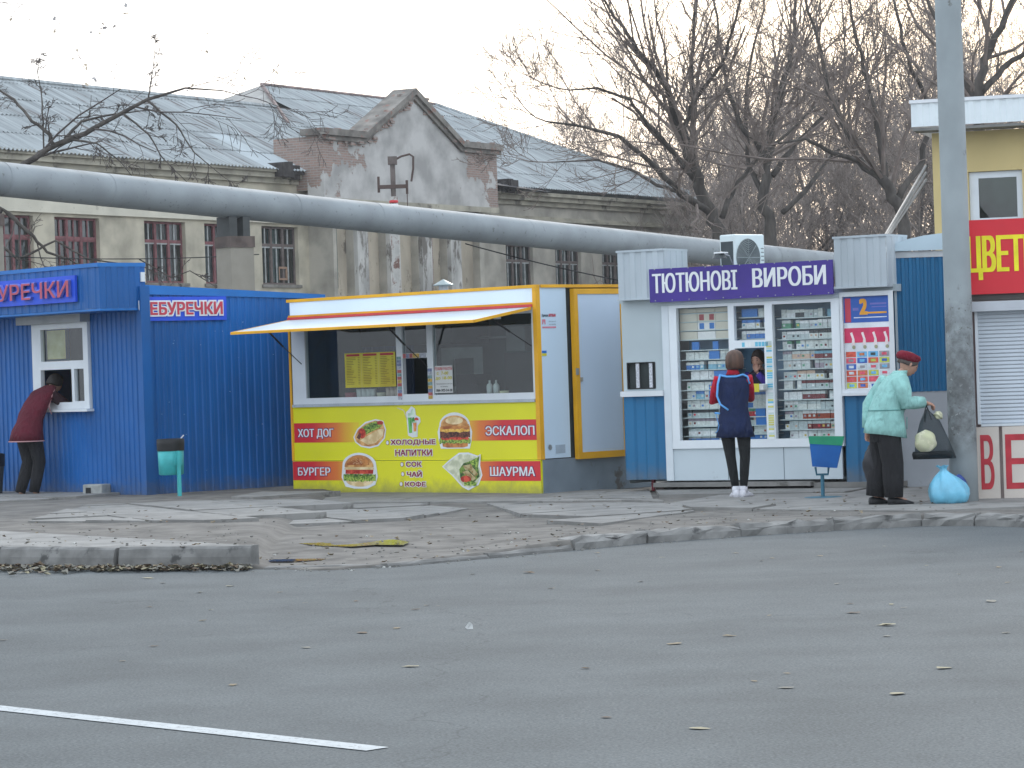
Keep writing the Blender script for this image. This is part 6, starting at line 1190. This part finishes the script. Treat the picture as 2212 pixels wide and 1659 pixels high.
_s = person('seller in dark blue jacket sitting behind the open hatch of the tobacco kiosk', (w_p.x, w_p.y), 149.1, J, [('jacket', jk, cloth('dark_blue_jacket', (.012, .014, .03)), True), ('sleeves', sl, cloth('violet_sleeve', lin(60, 44, 130)), True), ('trousers', tr, blk, True), ('hair', hair_cap(MB(), J['headc'], 0, 0, (.084, .103, .122), -.5), mat('hair_dark_brown', (.03, .018, .012), .6, .3), True), ('shoes', sh2, mat('shoe_black', (.012, .012, .014), .5), True)], 0, -8, [('L', (.3, -.2, .8), (0, 1, 0), .9), ('R', (0, 1, 0), (0, 0, 1), .4)], z=.24)

_s.scale = (.93, .93, .93)
# ------------------------------------------------------------------ trees
bark = mat('bark_dark', (.075, .066, .058), .95, .35, 6, .5, stretch=(1, 1, .3)); barkg = mat('bark_grey', (.105, .092, .082), .95, .3, 5, .5, stretch=(1, 1, .3)); twm = mat('twig_brown', (.19, .155, .135), .95, .25, 3); twd = mat('twig_dark', (.085, .072, .066), .95, .25, 3)
def grow(q, mb, p, d, L, r, lv, mx_, mi=0, dens=1.0, up=.12, rmin=.007, droop=0):
    n = 5 if lv <= 1 else 4 if lv <= 3 else 3; path = [p.copy()]; rad = [r]; dirs = []; cur = d.normalized()
    for i in range(n):
        cur = (cur + Vector((q.gauss(0, .16), q.gauss(0, .16), q.gauss(0, .12) + up - droop * lv * .04))).normalized(); p = p + cur * (L / n); path.append(p.copy()); rad.append(max(rmin, r * (1 - .62 * (i + 1) / n))); dirs.append(cur.copy())
    mb.tube(path, rad, 7 if lv == 0 else 5 if lv == 1 else 4 if lv == 2 else 3, mi, cap=False)
    if lv >= mx_: return
    k = max(2, int(round({0: 6, 1: 6, 2: 6, 3: 5, 4: 4}.get(lv, 4) * dens)))
    for i in range(k):
        f = .22 + .78 * (i + q.random() * .9) / k; f = min(f, .999); j = int(f * n); a = path[j].lerp(path[min(j + 1, n)], f * n - j); dd = dirs[min(j, n - 1)]
        s_ = dd.orthogonal().normalized(); s_.rotate(Matrix.Rotation(q.uniform(0, 6.28), 3, dd)); an = q.uniform(.45, .95)
        nd = dd * math.cos(an) + s_ * math.sin(an); rr_ = max(rmin, rad[j] * q.uniform(.45, .68)); grow(q, mb, a, nd, L * q.uniform(.42, .70) * (1 - .25 * f), rr_, lv + 1, mx_, mi, dens, up, rmin, droop)
def tree(name, label, loc, trunks, seed, mx_=4, mt=bark, mtw=None, dens=1.0, group=None, rmin=.007, lens=None, up=.12, droop=0, tl=1.0, rsc=.74):
    """trunks: hand-set limbs, each a list of (x, y, z, radius); twigs grow along them"""
    q = random.Random(seed); t = thing(name, label, 'tree', loc, 0, group); tm = MB(); cm = MB()
    for li, path in enumerate(trunks):
        P_ = [Vector(p[:3]) for p in path]; rs = [p[3] * rsc for p in path]; Q_ = []; S_ = []
        for i in range(len(P_) - 1):
            for k in range(4): u = k / 4; a = P_[i].lerp(P_[i + 1], u); j_ = rs[i] * .35; a += Vector((q.gauss(0, j_), q.gauss(0, j_), 0)) if (i or k) else Vector(); Q_.append(a); S_.append(rs[i] + (rs[i + 1] - rs[i]) * u)
        Q_.append(P_[-1]); S_.append(rs[-1]); tm.tube(Q_, S_, 10, cap=True)
        tot = sum((b - a).length for a, b in zip(P_, P_[1:])); st = 2 if li else int(len(Q_) * .3) + 1; nb = max(3, int(tot * 1.7 * dens)) if lens is None else lens
        for k in range(nb):
            i = min(len(Q_) - 2, st + int((len(Q_) - 1 - st) * (k + q.random()) / nb)); dd = (Q_[i + 1] - Q_[i]).normalized(); s_ = dd.orthogonal().normalized(); s_.rotate(Matrix.Rotation(q.uniform(0, 6.28), 3, dd)); an = q.uniform(.5, 1.0)
            grow(q, cm, Q_[i], dd * math.cos(an) + s_ * math.sin(an), tl * tot * q.uniform(.22, .42), max(rmin * 1.5, S_[i] * .45), 2 if mx_ >= 4 else 1, mx_, 0, dens, up, rmin, droop)
        grow(q, cm, Q_[-1], (Q_[-1] - Q_[-2]), tl * tot * .35, S_[-1], 1, mx_, 0, dens, up, rmin, droop)
    tm.build('trunk', mt, t, smooth=True); cm.build('crown', mtw or twm, t); return t
# left foreground tree (trunk stands outside the frame) and the big trees on the right
tree('bare_tree', 'leafless tree reaching in from the left in front of the slate roof', (-12.21,62,0), [[(0,0,-0.1,0.25),(0.03,0,3.98,0.2),(0.87,0,5.43,0.16),(1.88,0,6.26,0.11),(2.58,0,6.65,0.1),(3.48,0,7.03,0.085),(4.68,0,7.62,0.06),(5.42,0.5,7.88,0.035),(6.17,1,7.85,0.02)],[(2.61,0,6.67,0.085),(2.58,0,6.94,0.07),(2.21,0,7.23,0.055),(1.75,0.5,7.76,0.045),(0.98,1,8.28,0.03)],[(2.89,0,6.84,0.06),(3.2,0.3,7.22,0.045),(3.75,0.3,7.33,0.035),(4.42,0.5,7.42,0.02)],[(4.66,0,7.6,0.045),(5.29,-0.3,7.03,0.032),(5.68,-0.5,6.41,0.022),(6.28,-0.8,5.88,0.012)],[(4.13,0,7.34,0.04),(4.7,-0.3,6.85,0.03),(5.0,-0.5,6.33,0.02),(5.47,-0.5,5.83,0.012)],[(4.7,0,7.62,0.03),(4.74,0,7.95,0.025),(4.78,0.2,8.27,0.015),(4.85,0.2,8.76,0.01)],[(2.43,0,6.56,0.03),(2.4,0.2,7.46,0.03),(2.36,0.3,7.96,0.02),(2.3,0.3,8.36,0.012)],[(2.98,0,6.83,0.05),(3.63,-0.4,6.68,0.03),(4.12,-0.5,6.27,0.02),(4.5,-0.6,5.76,0.012)]], 11, 4, bark, twd, 0.85, None, 0.006, lens=5, up=-.06, tl=.5, rsc=.62)
tree('bare_tree', 'low leafless branches reaching in at the left just above the blue kiosk', (-11.32,60,0), [[(0,0,-0.1,0.15),(0.01,0,3.88,0.12),(0.92,0,5.28,0.09),(1.47,0,4.79,0.06),(1.84,0,4.35,0.045),(2.26,0.3,4.2,0.03),(2.72,0.4,3.9,0.02)],[(0.52,0,4.82,0.06),(1.26,0,4.22,0.045),(2.04,0,4.58,0.035),(2.69,0,4.18,0.03),(3.73,0,4.0,0.02)],[(3.74,0,4.14,0.025),(4.39,0,3.74,0.02),(4.78,0,3.87,0.018),(5.15,0,3.62,0.014)]], 12, 4, bark, twd, 0.7, None, 0.006, lens=5, up=-.06, tl=.5, rsc=.62)
tree('bare_tree', 'largest leafless tree, forked leaning trunk rising behind the air conditioner', (6.09,84,0), [[(0,0,-0.1,0.3375),(-0.02,0,5.49,0.27),(-0.46,0,6.51,0.24),(-0.78,-0.3,7.43,0.2),(-0.97,-0.3,8.23,0.17),(-1.38,-0.5,9.55,0.13),(-2.17,-1,10.58,0.09),(-2.8,-1.2,11.5,0.06),(-3.37,-1.3,12.43,0.035)],[(-0.78,-0.3,7.43,0.15),(-0.55,0.5,8.82,0.12),(-0.59,0.8,10.19,0.09),(-0.43,1,11.56,0.07),(-0.23,1.2,13.06,0.04)],[(-0.21,0,5.96,0.15),(-1.12,-1,6.47,0.12),(-2.06,-2,7.41,0.1),(-2.85,-3,8.01,0.075),(-4.14,-3.5,8.33,0.05),(-4.91,-4,8.41,0.03)],[(-0.52,0,6.77,0.12),(-1.28,-1,7.66,0.1),(-2.0,-1.5,8.43,0.08),(-2.52,-2,9.12,0.06),(-3.43,-2.4,9.44,0.045),(-4.22,-2.6,9.38,0.03)],[(-0.27,0,6.1,0.11),(-0.86,1,6.58,0.09),(-1.64,1.4,6.9,0.07),(-2.41,2,7.44,0.055),(-3.34,2.5,7.78,0.04),(-4.57,3,7.79,0.025)],[(0.12,0,5.82,0.12),(0.59,0.5,6.77,0.1),(1.29,0.6,7.56,0.08),(2.14,0.8,8.22,0.06),(3.0,1,9.02,0.04)],[(-0.97,-0.3,8.23,0.12),(-0.6,-0.5,9.2,0.09),(0.19,-1,10.11,0.07),(0.61,-1.2,11.39,0.05),(0.9,-1.3,12.42,0.03)]], 21, 4, bark, twm, 1.0, None, 0.007)
tree('bare_tree', 'tall leafless tree with upright trunk just right of the air conditioner', (8.36,92,0), [[(0,0,-0.1,0.325),(-0.04,0,5.74,0.26),(-0.23,0,6.77,0.22),(-0.11,0,8.08,0.2),(0.11,0,9.09,0.16),(0.51,0.4,10.43,0.12),(0.94,0.6,11.76,0.09),(1.09,0.8,13.4,0.06)],[(-0.11,0,8.08,0.14),(-0.92,-0.5,9.08,0.11),(-1.34,-0.8,10.23,0.08),(-1.53,-1,11.66,0.06),(-1.69,-1,13.25,0.04)],[(0.06,0,7.49,0.13),(0.9,0.5,8.52,0.1),(1.84,0.8,9.4,0.08),(2.78,1,10.27,0.055),(3.71,1.2,10.85,0.035)],[(-0.16,0,6.76,0.13),(-0.61,0.3,7.82,0.1),(-0.69,0.5,9.45,0.08),(-0.45,0.8,11.24,0.06),(0.06,1,12.87,0.04)],[(0.34,0,6.31,0.12),(1.3,0.5,7.19,0.1),(2.12,1,8.22,0.07),(3.02,1,8.64,0.045)]], 22, 4, bark, twm, 1.0, None, 0.007)
tree('bare_tree', 'dark leafless tree with trunk bent to the left beside the yellow building', (10.98,80,0), [[(0,0,-0.1,0.3),(-0.06,0,5.13,0.24),(-0.23,0,5.84,0.22),(-0.59,0,6.48,0.2),(-1.21,0,7.01,0.16),(-1.56,0,7.79,0.12),(-2.03,0,8.94,0.09),(-2.21,0.3,10.25,0.07),(-2.54,0.4,11.55,0.05)],[(-0.59,0,6.48,0.14),(-0.63,0.4,7.66,0.11),(-0.82,0.6,8.96,0.09),(-1.13,0.8,10.4,0.07),(-1.31,1,11.84,0.04)],[(-0.22,0,5.96,0.14),(0.51,0.5,6.99,0.11),(0.82,0.5,8.39,0.09),(0.2,0.3,9.92,0.07),(-0.13,0.3,11.46,0.05)],[(-1.21,0,7.01,0.1),(-2.02,-0.5,7.25,0.08),(-2.81,-1,7.62,0.06),(-3.57,-1,7.52,0.035)]], 23, 4, bark, twm, 1.0, None, 0.007)
tree('bare_tree', 'leafless tree rising above the white parapet right of the concrete pole', (11.72,70,0), [[(0,0,-0.1,0.3),(0.0,0,4.89,0.24),(-0.18,0,6.23,0.2),(-0.31,0,7.35,0.17),(-0.22,0,8.45,0.14),(0.26,0,9.44,0.11),(0.74,0,10.42,0.09)],[(-0.31,0,7.35,0.12),(-0.59,0.5,8.41,0.1),(-0.99,0.6,9.33,0.08),(-1.37,0.8,10.37,0.05)],[(-0.24,0,7.9,0.12),(0.65,0.5,8.7,0.09),(1.45,0.5,9.12,0.06)]], 24, 4, bark, twm, 0.75, None, 0.0075)

def back_tree(seed, H=13.0, r=.2, name='bare_tree', dens=1.0, mx_=4):
    q = random.Random(seed); L = [[(0, 0, -.1, r * 1.2), (q.uniform(-.3, .3), 0, H * .28, r), (q.uniform(-.6, .6), q.uniform(-.5, .5), H * .55, r * .65), (q.uniform(-1, 1), q.uniform(-1, 1), H * .85, r * .28)]]
    for k in range(6):
        z = H * q.uniform(.2, .6); a = q.uniform(0, 6.28); R1 = H * q.uniform(.10, .16); R2 = H * q.uniform(.17, .27)
        L.append([(0, 0, z, r * .45), (R1 * math.cos(a), R1 * math.sin(a), z + H * .14, r * .33), (R2 * math.cos(a + .3), R2 * math.sin(a + .3), z + H * .33, r * .14)])
    return tree(name, 'x', (0, 0, 0), L, seed, mx_, barkg, mat('twig_far_hazed', (.27, .23, .205), .95, .25, 3), dens, 'leafless trees beyond the school building', .0075)  # far twigs lightened: distance haze put into their colour
bases = [back_tree(31, 13, .16, dens=1.2), back_tree(32, 12, .14, dens=1.2), back_tree(33, 14, .17, dens=1.15), back_tree(34, 11, .12, dens=1.25)]
spots = [(1000, 150, .78, 'farthest left leafless treetop just right of the gable'), (1120, 146, .86, 'slim leafless treetop above the right roof slope near the gable'), (1215, 140, .95, 'leafless tree behind the middle of the right roof slope'), (1310, 132, 1.0, 'pale leafless tree behind the right roof slope, left of the largest tree'),
 (1400, 140, 1.05, 'leafless tree seen through the long low limbs of the largest tree'), (1490, 120, 1.0, 'leafless tree straight behind the trunk of the largest tree'), (1575, 128, 1.1, 'leafless tree behind the gap between the two tall trunks'), (1640, 108, .95, 'leafless tree close behind the air conditioner'),
 (1725, 116, 1.05, 'leafless tree right of the two tall trunks'), (1790, 126, 1.1, 'leafless tree behind the right tin roof housing'), (1915, 118, 1.1, 'leafless tree behind the bent dark tree'),
 (1990, 104, 1.0, 'leafless tree left of the concrete pole top'), (2075, 112, 1.1, 'leafless tree behind the concrete pole'), (2160, 106, 1.05, 'leafless tree beyond the white parapet'), (2235, 118, 1.1, 'leafless tree at the right edge of the picture'), (1545, 150, 1.0, 'faint far leafless tree low behind the forked trunk'), (1690, 146, 1.0, 'faint far leafless tree beyond the second tall trunk'), (1880, 150, 1.05, 'faint far leafless tree low beside the bent dark tree'), (2030, 140, 1.0, 'faint far leafless tree beside the yellow wall')]
for i, (px, yy, s_, lb) in enumerate(spots):
    b_ = bases[i % 4]; x = (px - 1106 + 9) / 6300 * yy
    if i < 4: b_.location = (x, yy, 0); b_.scale = (s_, s_, s_); b_['label'] = lb; b_.rotation_euler = (0, 0, i * 1.3)
    else: dup(b_, (x, yy, 0), i * 67, lb, s_)
# undergrowth that closes the view low between the trunks
th_ = MB(); q = random.Random(77)
for i in range(1900):
    x = q.uniform(4.5, 26); y = q.uniform(112, 135); p = Vector((x, y, 0)); h = q.uniform(3, 7.4) * (1 if x > 8 else .8); d = Vector((q.gauss(0, .25), q.gauss(0, .2), 1)).normalized()
    P_ = [p, p + d * h * .5, p + d * h * .5 + (d + Vector((q.gauss(0, .3), 0, 0))).normalized() * h * .5]; th_.tube(P_, [.03, .022, .012], 3, 0, cap=False)
    for k in range(7):
        a = P_[1].lerp(P_[2], q.random()); e = a + Vector((q.gauss(0, .5), q.gauss(0, .5), q.uniform(.1, .9))); th_.tube([a, e], [.014, .009], 3, 0, cap=False)
o = th_.build('thicket', mat('thicket_brown', (.24, .19, .165), .95, .3, 1)); o['kind'] = 'stuff'; o['label'] = 'brown mass of bare undergrowth between the tree trunks'
# last leaves on twigs of a tree leaning in high on the left
tl = thing('leafy_twig', 'thin nearly leafless twigs with a few pale withered leaves against the white sky, top left', 'branch', (0, 0, 0))
q = random.Random(15); tw = MB(); lf = MB(); root_ = Vector((-12.5, 50, 8.6)); tw.tube([(-12.5, 50, -.1), (-12.6, 50, 5), root_], [.16, .13, .07], 7)
for (x, z, n_) in ((-8.45, 8.05, 2), (-7.5, 7.75, 3), (-6.9, 7.75, 5), (-6.55, 7.85, 4), (-7.2, 7.2, 6), (-6.0, 8.2, 3), (-7.1, 6.75, 2), (-5.1, 7.2, 2), (-4.7, 6.75, 2), (-3.95, 6.95, 1), (-5.3, 6.55, 2)):
    e = Vector((x, 50 + q.uniform(-.6, .6), z)); m_ = root_.lerp(e, .5) + Vector((0, 0, .35)); tw.tube([root_, m_, e], [.010, .006, .0035], 3)
    for k in range(n_ + 1):
        c_ = e + Vector((q.gauss(0, .13), q.gauss(0, .1), q.gauss(0, .12))); b_ = leaf_mb(q.uniform(.025, .045), 0, (0, 0, 0), rg=q); M_ = Matrix.Translation(c_) @ Euler((q.uniform(0, 3), q.uniform(0, 3), q.uniform(0, 3))).to_matrix().to_4x4(); lf.add([M_ @ Vector(v) for v in b_.v], b_.f, q.choice([0, 0, 1])); tw.tube([e, c_], [.0035, .0025], 3)
tw.build('twigs', mat('pale_twig', (.2, .15, .13), .9), tl); lo2 = lf.build('leaves', [mat('withered_leaf', (.6, .5, .38), .8, .2), mat('withered_grey', (.5, .47, .45), .8, .2)], tl); lo2['kind'] = 'stuff'

# ------------------------------------------------------------------ thin evening haze

me = bpy.data.meshes.new('haze'); b_ = MB().box(-75, 95, -65, 200, -1.1, 27); me.from_pydata(b_.v, [], b_.f); hz = bpy.data.objects.new('haze', me); C.objects.link(hz); hz['kind'] = 'stuff'
hm = bpy.data.materials.new('haze_air'); hm.use_nodes = True; n = hm.node_tree.nodes; n.remove(n['Principled BSDF']); pv = n.new('ShaderNodeVolumePrincipled'); pv.inputs['Color'].default_value = (.93, .95, .98, 1); pv.inputs['Density'].default_value = .00038; hm.node_tree.links.new(pv.outputs[0], n['Material Output'].inputs['Volume']); me.materials.append(hm)
